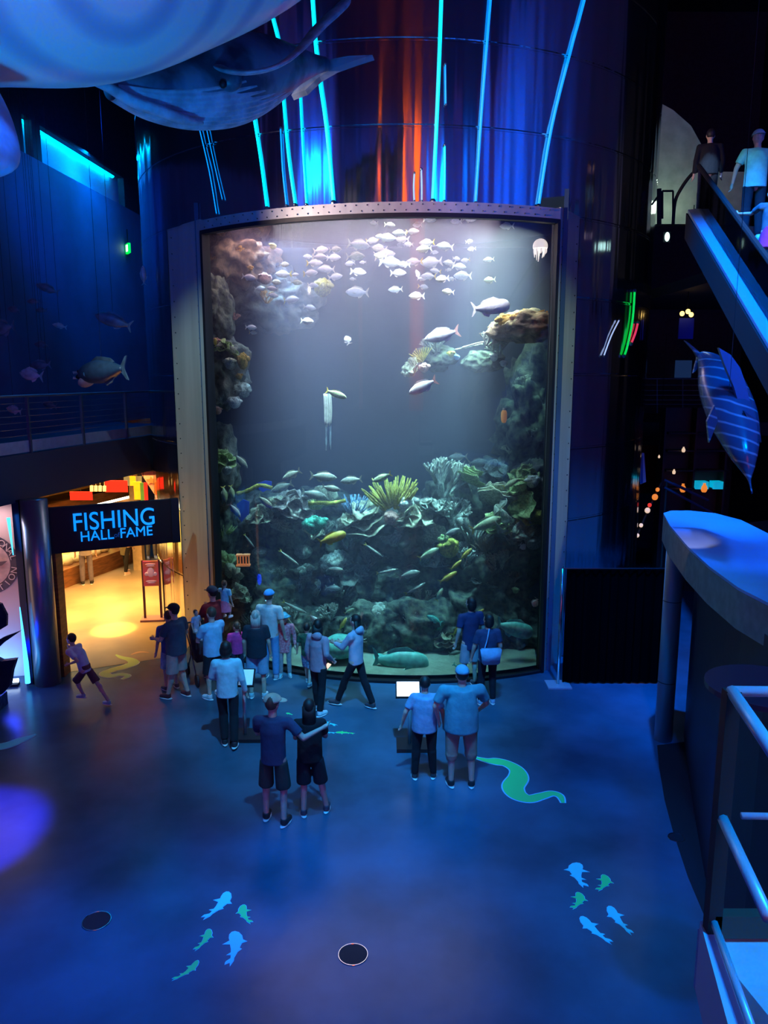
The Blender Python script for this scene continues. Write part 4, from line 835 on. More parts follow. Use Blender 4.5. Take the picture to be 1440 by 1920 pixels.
# big marlin near the escalator
Mm = bpy.data.materials.new('marlin_skin'); Mm.use_nodes = True; nt = Mm.node_tree; b_ = nt.nodes['Principled BSDF']; b_.inputs['Roughness'].default_value = .22
tc = nt.nodes.new('ShaderNodeTexCoord'); mp = nt.nodes.new('ShaderNodeMapping'); wv = nt.nodes.new('ShaderNodeTexWave'); cr = nt.nodes.new('ShaderNodeValToRGB'); wv.inputs['Scale'].default_value = 2.6; wv.inputs['Distortion'].default_value = 1.5
mp.inputs['Rotation'].default_value = (0, math.radians(70), 0)
nt.links.new(tc.outputs['Object'], mp.inputs[0]); nt.links.new(mp.outputs[0], wv.inputs['Vector']); nt.links.new(wv.outputs[0], cr.inputs[0]); nt.links.new(cr.outputs[0], b_.inputs['Base Color'])
cr.color_ramp.elements[0].color = (.03, .05, .10, 1); cr.color_ramp.elements[0].position = .86; cr.color_ramp.elements[1].color = (.16, .22, .28, 1); cr.color_ramp.elements[1].position = 1.0
om = W(1365, 760, 8.5); e = empty('marlin_model', om); tag(e, 'huge striped marlin model diving nose down below the escalator', 'marlin model')
body_px('body', [(1318, 668, 10.0, 10, 1), (1336, 690, 9.6, 26, 1), (1352, 725, 9.2, 40, 1), (1372, 775, 8.8, 43, 1), (1386, 815, 8.5, 36, 1), (1396, 855, 8.2, 23, 1), (1402, 880, 8.1, 12, 1), (1405, 900, 8.0, 3, 1), (1410, 925, 7.9, 1.5, 1)], Mm, e, om, n=28)
s = 1 / ppm(9.2, 6)
P = [(1348, 652), (1370, 665), (1388, 690), (1400, 725), (1410, 770), (1414, 810), (1404, 820), (1392, 780), (1376, 725), (1358, 682)]
obj('dorsal_fin', slab3(B(), [W(x, y, 8.6) - om for x, y in P], (.0, .05, 0)), mat('marlin_fin', (.04, .10, .22), .3), e)
obj('tail_fin', slab3(B(), [W(x, y, 10.0) - om for x, y in ((1322, 672), (1312, 660), (1290, 642), (1284, 638), (1302, 658), (1308, 670), (1300, 700), (1316, 682))], (.0, .05, 0)), Mm, e)
for sx2, q in ((1, ((1395, 770), (1422, 790), (1428, 830), (1408, 800))), (-1, ((1340, 760), (1326, 790), (1330, 830), (1346, 790)))):
    obj('pectoral_fin', slab3(B(), [W(x, y, 8.4) - om for x, y in q], (.0, .04, 0)), Mm, e)
bm = B(); tube(bm, [(0, 0, .1), (0, 0, 19 - om.z)], .003, 6); obj('hanging_wire', bm, M_black, e)
lamp('marlin_light', 'SPOT', (2.2, 5.0, 9.0), om, 110, (0, .16, 1), .08, angle=22, blend=.8)

# ================================================================== TANK: ROCKS
M_rock = mat('reef_rock', (.19, .21, .14), .9, c2=(.012, .02, .024), scale=7, bump=1, bscale=7)
M_rockp = mat('pale_reef_rock', (.30, .28, .20), .9, c2=(.05, .06, .055), scale=5, bump=1, bscale=8)
M_rocko = mat('warm_reef_rock', (.50, .32, .18), .9, c2=(.12, .08, .06), scale=5, bump=1, bscale=8)
def rock(px, py, Y, rx, ry, rd, m, label, seed, rough=.48, sub=5, name='reef_rock'):
    c = W(px, py, Y); s = 1 / ppm(Y, c.z); bm = B(); bmesh.ops.create_icosphere(bm, subdivisions=sub, radius=1)
    off = Vector((seed * 7.3, seed * 3.1, seed * 1.7))
    for v in bm.verts:
        p = v.co.copy(); q = Vector((p.x * rx * s, p.y * rd, p.z * ry * s))
        d = noise.fractal(q * 1.6 + off, .9, 2.1, 6) * 1.0 + (.35 - abs(noise.noise(q * 2.6 + off))) * .9 + (.3 - abs(noise.noise(q * 6 + off))) * .35
        v.co = Vector((p.x * rx * s, p.y * rd, p.z * ry * s)) * (1 + rough * d)
    o = obj(name, bm, m, None, True); o.location = c; tag(o, label, 'rock'); return o
RK = [(560, 1085, 17.8, 120, 75, 1.3, M_rock, 'broad dark reef rock low behind the visitors, under the pale rosette coral'),
 (720, 1110, 17.6, 110, 80, 1.3, M_rock, 'broad dark reef rock low in the middle of the aquarium'),
 (880, 1120, 17.2, 100, 95, 1.3, M_rock, 'broad dark reef rock low behind the pair at the glass'),
 (960, 1010, 17.3, 70, 70, 1.1, M_rock, 'tall reef rock stacked against the steel jamb beside the screen'),
 (480, 1010, 18.0, 60, 70, 1.0, M_rock, 'dark reef rock below the blue glints near the warm hall side'),
 (650, 1000, 18.2, 90, 42, 1.0, M_rock, 'long reef ledge carrying the light blue anemone'),
 (765, 985, 17.3, 75, 45, 1.0, M_rockp, 'pale reef ledge carrying the yellow finger coral'),
 (845, 960, 17.6, 50, 60, 1.0, M_rock, 'reef rock under the big bushy grey coral'),
 (505, 960, 17.9, 70, 36, .9, M_rockp, 'reef ledge strewn with cream coral beside the dark jamb'),
 (610, 945, 18.6, 70, 26, .9, M_rock, 'far reef ledge hidden behind the grey rosette coral'),
 (700, 1200, 18.4, 330, 40, 1.0, M_rock, 'lowest rock mass running along the sand'),
 (412, 700, 17.1, 44, 66, .7, M_rockp, 'upright rock column with green and yellow growth near the dark jamb'),
 (408, 870, 17.0, 34, 60, .6, M_rockp, 'rock column segment below the yellow sponge'),
 (410, 1010, 16.9, 30, 90, .6, M_rock, 'rock column segment next to the orange window reflection'),
 (405, 590, 17.4, 26, 60, .6, M_rock, 'slim dark rock column segment high by the dark jamb'),
 (440, 480, 18.6, 70, 60, .9, M_rocko, 'peach coloured rock arch in the top corner of the aquarium'),
 (500, 560, 19.2, 85, 55, .9, M_rockp, 'hazy pink brown rock hanging under the upper shoal'),
 (985, 612, 16.3, 55, 26, .8, M_rocko, 'orange brown overhanging ledge below the white grouper'),
 (905, 678, 17.2, 38, 18, .5, M_rock, 'dark rock shelf with branching coral under the orange ledge'),
 (822, 672, 17.4, 34, 20, .5, M_rock, 'dim rock shelf carrying the feathery yellow coral'),
 (1000, 800, 18.2, 55, 130, .9, M_rock, 'tall dim rock wall beside the orange glint'),
 (925, 900, 18.4, 38, 40, .7, M_rockp, 'pointed pale rock rising behind the bushy coral'),
 (1000, 920, 17.2, 40, 55, .7, M_rockp, 'rock knob crowned by pale lettuce coral by the steel jamb'),
 (960, 1180, 16.6, 60, 50, .9, M_rock, 'dark rock behind the big green grouper'),
 (490, 1196, 16.5, 60, 44, .5, M_rock, 'low dark rock behind the grey haired woman'),
 (580, 1190, 16.2, 66, 44, .5, M_rock, 'low dark rock between the girl in red and the hoodie woman'),
 (690, 1180, 16.0, 70, 46, .5, M_rock, 'low dark rock behind the long haired walking woman'),
 (790, 1180, 15.9, 66, 44, .5, M_rock, 'low dark rock over the long green grouper'),
 (880, 1192, 15.8, 56, 44, .5, M_rock, 'low dark rock behind the pair at the glass')]
for i, a in enumerate(RK): rock(*a, seed=i + 1)
# ---------------------------------------------------------------- corals
def cm(name, c, c2=None): return mat(name, c, .8, c2=c2 or tuple(x * .45 for x in c), scale=14, bump=.5, bscale=30)
C_cream = cm('coral_cream', (.85, .82, .52)); C_green = cm('coral_green', (.62, .78, .30)); C_grey = cm('coral_grey', (.60, .64, .50)); C_yel = cm('coral_yellow', (.80, .66, .10)); C_blue = cm('coral_blue', (.30, .55, .80))
C_pink = cm('coral_pink', (.85, .45, .35)); C_or = cm('coral_orange', (.95, .50, .10)); C_white = cm('coral_white', (.9, .9, .75)); C_teal = cm('coral_teal', (.12, .65, .45)); C_brown = cm('coral_brown', (.34, .22, .12)); C_rose = cm('coral_rosette', (.66, .56, .46))
def cup(bm, c, ax, r, h, wav, ph, th=.02, seg=28):
    """ruffled plate / leaf"""
    q = Vector((0, 0, 1)).rotation_difference(Vector(ax).normalized()).to_matrix(); R = []
    for j in range(5):
        t = j / 4; row = []
        for k in range(seg):
            a = 2 * PI * k / seg; rr = r * t * (1 + .12 * math.sin(3 * a + ph)) if j else .01; z = h * t * t + wav * t * t * math.sin(5 * a + ph) + wav * .5 * t * math.sin(9 * a + ph * 2)
            row.append(Vector(c) + q @ Vector((rr * math.cos(a), rr * math.sin(a), z)))
        R.append(row)
    up = q @ Vector((0, 0, th)); A_ = [[bm.verts.new(p + up) for p in row] for row in R]; Bb = [[bm.verts.new(p) for p in row] for row in R]
    for G, fl_ in ((A_, 0), (Bb, 1)):
        for j in range(4):
            for k in range(seg):
                f = [G[j][k], G[j][(k + 1) % seg], G[j + 1][(k + 1) % seg], G[j + 1][k]]; bm.faces.new(f[::-1] if fl_ else f)
    for k in range(seg): bm.faces.new((A_[4][k], A_[4][(k + 1) % seg], Bb[4][(k + 1) % seg], Bb[4][k]))
def coral_mesh(kind, seed):
    r = random.Random(seed); bm = B()
    if kind == 'lettuce':
        for k in range(7):
            a = 2 * PI * k / 7 + r.random(); el = .35 + .5 * r.random()
            cup(bm, (.22 * math.cos(a), .22 * math.sin(a), .1 + .3 * r.random()), (math.cos(a) * .8, math.sin(a) * .8, el + .5), .38 + .16 * r.random(), .14, .07, r.random() * 6)
    elif kind == 'plate':
        for k in range(4):
            cup(bm, (.25 * (r.random() - .5), .25 * (r.random() - .5), .12 * k), (.3 * (r.random() - .5), -.25, 1), .62 - .09 * k, .12, .05, r.random() * 6)
    elif kind == 'branch':
        def br(p, d, L, rr, dep):
            q = p + d * L; cone(bm, p, q, rr, rr * .75, 6); ball(bm, q, rr * .85, 6)
            if dep == 0: return
            for k in range(3 if dep > 1 else 2):
                nd = (d + Vector((r.uniform(-.8, .8), r.uniform(-.8, .8), r.uniform(-.1, .6)))).normalized(); br(q, nd, L * .76, rr * .78, dep - 1)
        for k in range(6):
            a = 2 * PI * k / 6; br(Vector((.08 * math.cos(a), .08 * math.sin(a), 0)), Vector((math.cos(a) * .7, math.sin(a) * .7, .9)).normalized(), .27, .062, 3)
    elif kind == 'finger':
        for k in range(70):
            a = r.random() * 2 * PI; t = r.random() ** .6; p = Vector((.35 * t * math.cos(a), .3 * t * math.sin(a), 0)); d = Vector((t * math.cos(a) * .9, t * math.sin(a) * .9, 1)).normalized(); L = .45 + .3 * r.random()
            m_ = p + d * L * .5 + Vector((r.uniform(-.04, .04), 0, 0)); loft(bm, [p, m_, p + d * L], [.035, .032, .018], n=6)
    elif kind == 'brain':
        bmesh.ops.create_icosphere(bm, subdivisions=4, radius=.5)
        for v in bm.verts:
            p = v.co * 1; f = noise.noise(p * 5 + Vector((seed, 0, 0))); v.co = p * (1 + .12 * math.sin(f * 22)) * (1 + .25 * noise.noise(p * 1.7 + Vector((0, seed, 0)))); v.co.z *= .75
    elif kind == 'knobs':
        for k in range(26):
            a = r.random() * 2 * PI; t = r.random() ** .5; ball(bm, (.45 * t * math.cos(a), .4 * t * math.sin(a), .12 + .28 * (1 - t) * r.random()), (.10 + .09 * r.random(),) * 2 + (.09 + .08 * r.random(),), 8)
        bmesh.ops.create_icosphere(bm, subdivisions=2, radius=.4)
    elif kind == 'tubes':
        for k in range(7):
            p = Vector((r.uniform(-.25, .25), r.uniform(-.2, .2), 0)); d = Vector((r.uniform(-.3, .3), r.uniform(-.3, .1), 1)); loft(bm, [p, p + d * .35, p + d * .7], [.09, .11, .12], n=10)
    elif kind == 'fan':
        for k in range(13):
            a = -1.1 + 2.2 * k / 12; L = .8 + .25 * r.random(); P = [Vector((0, 0, 0)), Vector((math.sin(a) * .35, r.uniform(-.05, .05), math.cos(a) * .35)), Vector((math.sin(a) * L, r.uniform(-.12, .12), math.cos(a) * L))]
            loft(bm, P, [.05, .05, .02], n=6, sub=2)
    elif kind == 'leaf':
        for k in range(3): cup(bm, (.2 * k - .2, 0, .1 * k), (r.uniform(-.6, .6), -.9, .6), .42, .2, .09, r.random() * 6)
    return bm
NM = {'lettuce': 'lettuce_coral', 'plate': 'plate_coral', 'branch': 'branching_coral', 'finger': 'finger_coral', 'brain': 'brain_coral', 'knobs': 'knob_coral', 'tubes': 'tube_sponge', 'fan': 'feather_coral', 'leaf': 'leaf_coral'}
PC = {}
def coral(kind, m, px, py, Y, w, label, var=0, tilt=0.0, rz=None, sz=1.0):
    key = (kind, var)
    w = w * (1.2 if py > 860 else 1.05); c = W(px, py, Y); s = w / ppm(Y, c.z)
    if key not in PC:
        bm = coral_mesh(kind, 11 + var * 5); o = obj(NM[kind], bm, m, None, kind not in ('branch',)); PC[key] = o
        for i_ in range(1): o.material_slots[0].link = 'OBJECT'; o.material_slots[0].material = m
    else:
        o = PC[key].copy(); col.objects.link(o); o.material_slots[0].material = m
    wd = {'lettuce': 1.3, 'plate': 1.25, 'branch': 1.4, 'finger': 1.3, 'brain': 1.1, 'knobs': 1.1, 'tubes': .8, 'fan': 1.6, 'leaf': 1.1}[kind]
    k = s / wd; o.location = c; o.scale = (k, k, k * sz); o.rotation_euler = (.25, tilt, (px * .37 + py * .11) % 6.28 if rz is None else rz); tag(o, label, 'coral'); return o
CO = [('lettuce', C_rose, 547, 965, 16.9, 66, 'brownish rosette coral with curled layered leaves left of the green one', 0),
 ('finger', C_yel, 735, 948, 16.6, 82, 'large yellow finger coral fanning up in the middle of the reef', 0),
 ('finger', C_blue, 667, 962, 16.7, 52, 'light blue spiky anemone beside the yellow finger coral', 1),
 ('branch', C_grey, 832, 930, 16.8, 92, 'big bushy grey branching coral rising beside the yellow finger coral', 0, 0, None, 1.3),
 ('branch', C_grey, 848, 975, 16.6, 70, 'grey branching coral directly below the big bushy one', 1),
 ('plate', C_green, 876, 903, 16.7, 52, 'flat green plate coral tilted beside the bushy grey coral', 0, -.35),
 ('plate', C_cream, 690, 985, 16.6, 84, 'wide cream plate coral below the blue anemone', 1),
 ('lettuce', C_cream, 775, 985, 16.4, 66, 'cream lettuce coral under the yellow finger coral', 1),
 ('knobs', C_white, 765, 948, 16.4, 40, 'white yellow knob coral touching the yellow fingers', 0),
 ('knobs', C_pink, 733, 972, 16.2, 30, 'salmon pink knob coral in the middle of the ledge', 1),
 ('knobs', C_pink, 750, 990, 16.2, 18, 'small salmon knob coral just under the pink one', 0),
 ('brain', C_grey, 738, 1005, 16.5, 46, 'dim purple grey brain coral below the salmon knobs', 0),
 ('lettuce', C_grey, 808, 965, 16.5, 50, 'grey ruffled lettuce coral between the salmon knobs and the bushy coral', 2),
 ('leaf', C_cream, 812, 1008, 16.4, 44, 'cream leaf coral with bright tip under the ruffled grey one', 0),
 ('knobs', C_teal, 588, 985, 16.2, 40, 'bright mint green knob coral next to the rosette coral', 1),
 ('knobs', C_teal, 603, 980, 16.3, 24, 'small mint green coral lobe touching the brighter one', 0),
 ('branch', C_cream, 505, 968, 16.8, 46, 'cream branching coral left of the rosette coral', 0),
 ('lettuce', C_cream, 488, 980, 16.8, 44, 'cream crumpled coral under the long yellow stem', 1),
 ('knobs', C_cream, 520, 945, 16.9, 34, 'cream knob coral above the rosette coral', 0),
 ('plate', C_cream, 525, 995, 16.8, 40, 'pale plate coral low at the end of the rosette ledge', 0),
 ('leaf', C_cream, 612, 940, 17.0, 40, 'thin cream leaf coral behind the straight yellow stem', 0),
 ('branch', C_grey, 610, 1000, 17.0, 44, 'dim grey branching coral below the mint green one', 1),
 ('finger', C_green, 590, 955, 17.0, 30, 'small green finger coral between rosette and straight stem', 1),
 ('brain', C_grey, 570, 1035, 16.9, 30, 'small pale brain coral low below the mint coral', 0),
 ('brain', C_grey, 487, 1035, 16.8, 24, 'pale boulder coral beside the orange wire basket', 0),  # the orange wire basket is the modelled window reflection
 ('brain', C_grey, 630, 1055, 16.7, 56, 'round grey brain coral under the yellow fish', 0),
 ('branch', C_grey, 655, 1030, 17.0, 60, 'dim branching coral above the round brain coral', 0),
 ('branch', C_grey, 690, 1060, 17.0, 60, 'dim branching coral between the brain coral and the thin fish', 1),
 ('plate', C_grey, 700, 1000, 16.9, 60, 'dark plate coral in the shade below the wide cream plate', 0),
 ('lettuce', C_green, 985, 905, 16.4, 50, 'pale green lettuce coral at the top by the steel jamb', 0),
 ('knobs', C_white, 998, 903, 16.1, 28, 'bright mint white coral lobe crowning the jamb side knob', 0),
 ('knobs', C_green, 978, 912, 16.1, 22, 'yellow green coral lobe beside the mint white one', 1),
 ('lettuce', C_green, 968, 935, 16.3, 42, 'green lettuce coral below the mint white lobe', 1),
 ('leaf', C_green, 985, 960, 16.2, 56, 'yellow green leaf coral stepping down toward the jamb', 0),
 ('plate', C_cream, 930, 945, 16.5, 70, 'broad grey cream plate coral reaching toward the dark gap', 1, .3),
 ('leaf', C_grey, 935, 975, 16.2, 60, 'large cupped grey green leaf coral beside the dark gap', 0),
 ('plate', C_green, 928, 990, 16.1, 46, 'flat pale green plates under the cupped leaf coral', 0),
 ('plate', C_yel, 1000, 975, 16.1, 36, 'mustard yellow plate coral close to the jamb gasket', 1),
 ('brain', C_brown, 995, 995, 16.1, 34, 'brown brain coral under the mustard plate', 0),
 ('knobs', C_rose, 1000, 1016, 16.1, 36, 'beige knob coral stack under the brown brain coral', 0),
 ('branch', C_cream, 962, 1020, 16.2, 54, 'cream branching coral left of the beige knob stack', 0),
 ('leaf', C_grey, 975, 1000, 16.1, 40, 'curled grey leaf coral over the cream branching coral', 0),
 ('tubes', C_grey, 870, 1000, 16.4, 30, 'cluster of grey tube sponges above the green fish', 0),
 ('finger', C_grey, 890, 1020, 16.4, 60, 'wide grey finger coral in the lower reef bay', 0),
 ('finger', C_brown, 910, 1032, 16.2, 40, 'tawny finger coral beside the wide grey one', 1),
 ('knobs', C_yel, 842, 1028, 16.2, 44, 'yellow knob coral where yellow fish gather', 1),
 ('knobs', C_green, 832, 1012, 16.2, 26, 'bright green yellow coral lobe above the yellow knobs', 0),
 ('branch', C_grey, 875, 1065, 16.4, 80, 'grey branching coral spreading below the yellow knobs', 1),
 ('branch', C_cream, 935, 1070, 16.3, 66, 'pale branching coral below the tawny fingers', 0),
 ('lettuce', C_grey, 820, 1060, 16.6, 50, 'dim lettuce coral left of the grey branches', 1),
 ('branch', C_grey, 955, 1100, 16.5, 50, 'dim branching coral over the lime lobe', 1),
 ('knobs', C_green, 967, 1107, 16.0, 14, 'tiny lime coral lobe at the edge of the dark corner', 0),
 ('leaf', C_green, 425, 1058, 16.3, 36, 'pale green leaf coral on the column by the orange basket', 0),  # the orange basket is the modelled window reflection
 ('leaf', C_cream, 434, 1078, 16.2, 30, 'cream leaf coral just under the pale green one', 0),
 ('leaf', C_cream, 440, 1108, 16.2, 34, 'cream leaf coral above the toddler', 0),
 ('lettuce', C_cream, 450, 1126, 16.2, 36, 'cream lettuce coral right behind the toddler', 0),
 ('finger', C_grey, 478, 1172, 16.4, 44, 'pale twiggy coral behind the grey haired woman', 1),
 ('finger', C_green, 415, 1005, 16.5, 40, 'hairy green brown coral covering the slim column', 0),
 ('finger', C_brown, 410, 960, 16.5, 34, 'brown twiggy growth on the slim column', 1),
 ('lettuce', C_green, 418, 875, 16.3, 46, 'green lettuce coral curling on the column', 0),
 ('knobs', C_white, 425, 882, 16.1, 20, 'bright cream coral lobe inside the curled green one', 0),
 ('lettuce', C_green, 418, 670, 16.5, 50, 'mint green ruffled coral high on the column', 1),
 ('knobs', C_cream, 432, 682, 16.3, 30, 'frosted cream knob coral beside the mint ruffles', 0),
 ('knobs', C_or, 455, 678, 16.3, 26, 'golden orange sponge hanging from the column top', 1, 0, 0, 1.6),
 ('knobs', C_or, 448, 706, 16.3, 16, 'small golden sponge under the larger golden one', 0),
 ('brain', C_grey, 445, 730, 16.9, 48, 'round dim green coral bulging from the column', 0),
 ('knobs', C_white, 440, 755, 16.5, 30, 'frosted white knob coral at the foot of the round green one', 0),
 ('knobs', C_pink, 408, 770, 16.3, 20, 'small red pink sponge close to the dark jamb', 1),
 ('knobs', C_pink, 404, 640, 16.3, 18, 'pinkish cream coral tip at the jamb over the mint ruffles', 0),
 ('branch', C_or, 425, 455, 18.0, 60, 'peach branching coral on the top corner arch', 0),
 ('knobs', C_or, 450, 470, 17.9, 34, 'peach knob coral at the inner side of the arch', 0),
 ('lettuce', C_or, 408, 492, 17.6, 36, 'pinkish ruffled coral under the arch by the jamb', 1),
 ('knobs', C_pink, 497, 523, 17.5, 28, 'round coral red sponge under the upper shoal', 1),
 ('knobs', C_yel, 512, 462, 18.0, 16, 'yellow sponge lobe high behind the shoal', 0),
 ('knobs', C_or, 470, 503, 17.6, 12, 'small golden sponge above the coral red one', 0),
 ('branch', C_or, 500, 568, 18.2, 40, 'peach branching coral hanging below the coral red sponge', 1),
 ('knobs', C_yel, 605, 540, 18.0, 44, 'yellow green sponge cluster behind the shoal', 1),
 ('branch', C_pink, 440, 600, 17.4, 24, 'small pale pink coral sprig left of two lone fish', 1),
 ('fan', C_yel, 792, 678, 16.8, 46, 'feathery yellow crinoid fanning out below the white trevally', 0, -.5, 0),
 ('leaf', C_cream, 775, 695, 16.8, 40, 'cream leaf coral hanging under the feathery crinoid', 0),
 ('knobs', C_pink, 795, 690, 16.6, 24, 'peach sponge at the base of the feathery crinoid', 1),
 ('branch', C_grey, 818, 660, 17.0, 60, 'wispy grey coral under the white trevally', 0),
 ('knobs', C_yel, 846, 664, 16.7, 16, 'yellow sponge lobe on the dim shelf', 0),
 ('knobs', C_blue, 857, 670, 16.7, 14, 'pale blue sponge lobe beside the yellow one', 0),
 ('branch', C_rose, 912, 648, 16.6, 46, 'tan antler coral below the white grouper', 1, .3),
 ('branch', C_grey, 935, 665, 16.8, 50, 'grey green branching coral next to the tan antlers', 0),
 ('knobs', C_white, 926, 670, 16.4, 20, 'bright cream lobes at the tip of the tan antlers', 0),
 ('knobs', C_white, 944, 682, 16.4, 16, 'tiny bright cream lobes lowest on the dark shelf', 1),
 ('knobs', C_or, 950, 605, 15.9, 44, 'orange knob coral on the overhanging ledge', 0),
 ('knobs', C_white, 973, 597, 15.8, 14, 'small white coral ball on the orange ledge', 0),
 ('lettuce', C_or, 985, 610, 15.9, 44, 'orange cream ruffled coral in the middle of the ledge', 1),
 ('knobs', C_white, 1010, 618, 15.8, 32, 'white cream knob coral at the jamb end of the ledge', 1),
 ('branch', C_or, 1018, 596, 15.9, 26, 'orange twiggy coral touching the steel jamb', 0),
 ('branch', C_grey, 985, 725, 17.6, 40, 'faint grey coral on the tall dim wall', 1),
 ('branch', C_grey, 1000, 830, 17.4, 50, 'pale grey coral hanging on the tall wall beside the jamb', 0),
 ('branch', C_cream, 965, 855, 17.8, 50, 'sandy branching coral above the pale pointed rock', 1),
 ('lettuce', C_grey, 925, 895, 17.6, 44, 'grey ruffled coral on the pale pointed rock', 1),
 ('branch', C_grey, 560, 1120, 16.8, 60, 'dim twiggy coral above the girl in red', 0),
 ('leaf', C_grey, 600, 1108, 16.5, 34, 'pale grey leaf coral above the boy in camouflage', 0),
 ('finger', C_grey, 640, 1115, 16.6, 60, 'spiky pale coral row above the woman in the lilac hoodie', 1),
 ('branch', C_grey, 735, 1130, 16.8, 60, 'dim twiggy coral in the lower middle of the reef', 1),
 ('branch', C_grey, 745, 1165, 16.6, 56, 'pale twiggy coral near the bent grey fish', 0),
 ('lettuce', C_teal, 775, 1190, 16.4, 44, 'teal pale lettuce coral low above the long green grouper', 1),
 ('branch', C_grey, 850, 1180, 16.3, 50, 'grey coral beside the man in navy shirt', 1),
 ('tubes', C_brown, 806, 1225, 16.0, 30, 'brown tube sponge standing by the snout of the long grouper', 0),
 ('lettuce', C_teal, 700, 1178, 16.4, 40, 'teal crumpled coral beside the long haired walking woman', 0),
 ('branch', C_teal, 930, 1205, 16.2, 60, 'teal twiggy coral below the big green grouper', 1)]
CO += [('branch', C_grey, 520, 1090, 16.7, 46, 'small twiggy coral straight below the orange wire basket row', 0), ('knobs', C_grey, 575, 1075, 16.7, 40, 'lumpy grey coral under the thin arched fish', 1),  # the orange wire basket is the modelled window reflection
 ('lettuce', C_grey, 665, 1085, 16.6, 50, 'dim ruffled coral between the crossing pair and the brain coral', 2), ('branch', C_cream, 790, 1130, 16.4, 50, 'pale twiggy coral above the mint striped fish', 0),
 ('knobs', C_grey, 830, 1140, 16.2, 40, 'lumpy grey coral over the head of the slim navy man', 0), ('lettuce', C_grey, 900, 1100, 16.3, 54, 'dim ruffled coral above the bob haired woman', 1),
 ('branch', C_grey, 620, 1160, 15.9, 46, 'twiggy coral low behind the boy in camouflage', 1), ('knobs', C_grey, 710, 1150, 15.9, 44, 'lumpy coral on the low rock above the long grouper', 1),
 ('finger', C_grey, 770, 1165, 15.8, 40, 'pale finger coral on the low rock by the mint fish', 0), ('lettuce', C_cream, 835, 1210, 15.5, 40, 'cream ruffled coral low beside the navy shirt man', 0),
 ('branch', C_grey, 545, 1165, 16.0, 46, 'twiggy coral on the low rock above the teal cap girl', 0), ('lettuce', C_grey, 690, 1200, 15.7, 44, 'grey ruffled coral right above the tail of the long grouper', 1),
 ('branch', C_cream, 585, 1010, 16.8, 40, 'cream twiggy coral under the small mint lobe', 1), ('lettuce', C_cream, 655, 985, 16.6, 40, 'cream ruffled coral at the foot of the blue anemone', 2)]
for a in CO: coral(*a)
def stem(P, Y, r, m, label, name='yellow_stem', cat='rope'):
    o = W(*P[0], Y); bm = B(); Q = [W(*p, Y) - o for p in P]; Q, a_, b_ = dense(Q, [r] * len(Q), [r] * len(Q), 5)
    a_ = [r * (1 + .25 * noise.noise(q * 9)) for q in Q]; loft(bm, Q, a_, n=10); x = obj(name, bm, m, None, True); x.location = o; tag(x, label, cat); return x
stem([(578, 944), (600, 943), (625, 943), (648, 938)], 16.4, .045, C_yel, 'straight pale yellow sponge rod lying toward the blue anemone', 'rod_sponge', 'sponge')
stem([(444, 926), (465, 920), (487, 910), (510, 915)], 16.5, .045, C_yel, 'bent yellow green sponge rod reaching to the blue glint', 'rod_sponge', 'sponge')
stem([(866, 652), (890, 645), (912, 640)], 16.6, .02, C_rose, 'thin tan rod coral pointing away from the antlers', 'rod_coral', 'coral')
stem([(853, 656), (880, 650), (905, 645)], 16.8, .02, C_grey, 'thin grey rod coral just under the tan rod', 'rod_coral', 'coral')
# ================================================================== TANK FISH
F_white = mat('fish_silver', (.82, .80, .76), .35, var=.15, scale=10); F_yt = mat('fish_yellow_tail', (.9, .7, .1), .4); F_fin = mat('fish_fin', (.75, .72, .6), .4)
F_grey = mat('fish_grey', (.45, .47, .38), .4, var=.3, scale=12); F_yel = mat('fish_yellow', (.85, .65, .12), .4, var=.2, scale=8); F_olive = mat('fish_olive', (.55, .62, .35), .4, var=.3, scale=10); F_teal = mat('fish_teal', (.20, .75, .6), .4, var=.3, scale=9)
F_stripe = mat('fish_striped', (.8, .78, .6), .4, c2=(.35, .35, .2), scale=5, stretch=(1, 1, 8)); F_pink = mat('fish_pink', (.85, .5, .42), .4, var=.2)
PROTO = {}
def mkfish(key, L, H, Wd, mb, mf, mt, kind, bend=0):
    e = empty('fish'); fish_parts(e, L, H, Wd, mb, mf, mt, kind, bend, n=10); return e
def place_fish(key, h, t, Y, label, name, cat='fish', group=None, roll=0, dY=0.0):
    spec = FK[key]
    if key not in PROTO:
        e = mkfish(key, 1.0, *spec); PROTO[key] = e
    else: e = copy_tree(PROTO[key])
    e.name = name; L = orient(e, h, t, Y, roll=roll, dY=dY); e.matrix_world = e.matrix_world @ Matrix.Diagonal((L, L, L, 1)); tag(e, label, cat, group); return e
FK = {'chub': (.42, .2, F_white, F_fin, F_fin, 'std'), 'chub2': (.40, .2, F_white, F_fin, F_yt, 'std', .12), 'pale': (.44, .2, F_stripe, F_fin, F_fin, 'deep'),
 'grouper': (.40, .28, F_white, F_white, F_white, 'blunt'), 'ggrouper': (.44, .3, F_teal, F_teal, F_teal, 'blunt'), 'trev': (.36, .18, F_white, F_white, F_pink, 'std'), 'snap': (.32, .18, F_olive, F_olive, F_yel, 'slim', .1),
 'ysnap': (.26, .16, F_yel, F_yel, F_yel, 'slim', .2), 'grey': (.36, .18, F_grey, F_grey, F_grey, 'std', .05), 'thin': (.14, .12, F_grey, F_grey, F_yel, 'slim', .15), 'angel': (.75, .14, F_white, F_white, F_white, 'deep'), 'parrot': (.36, .22, F_yel, F_yel, F_yel, 'blunt', .15), 'teal': (.36, .2, F_teal, F_teal, F_teal, 'std', .1)}
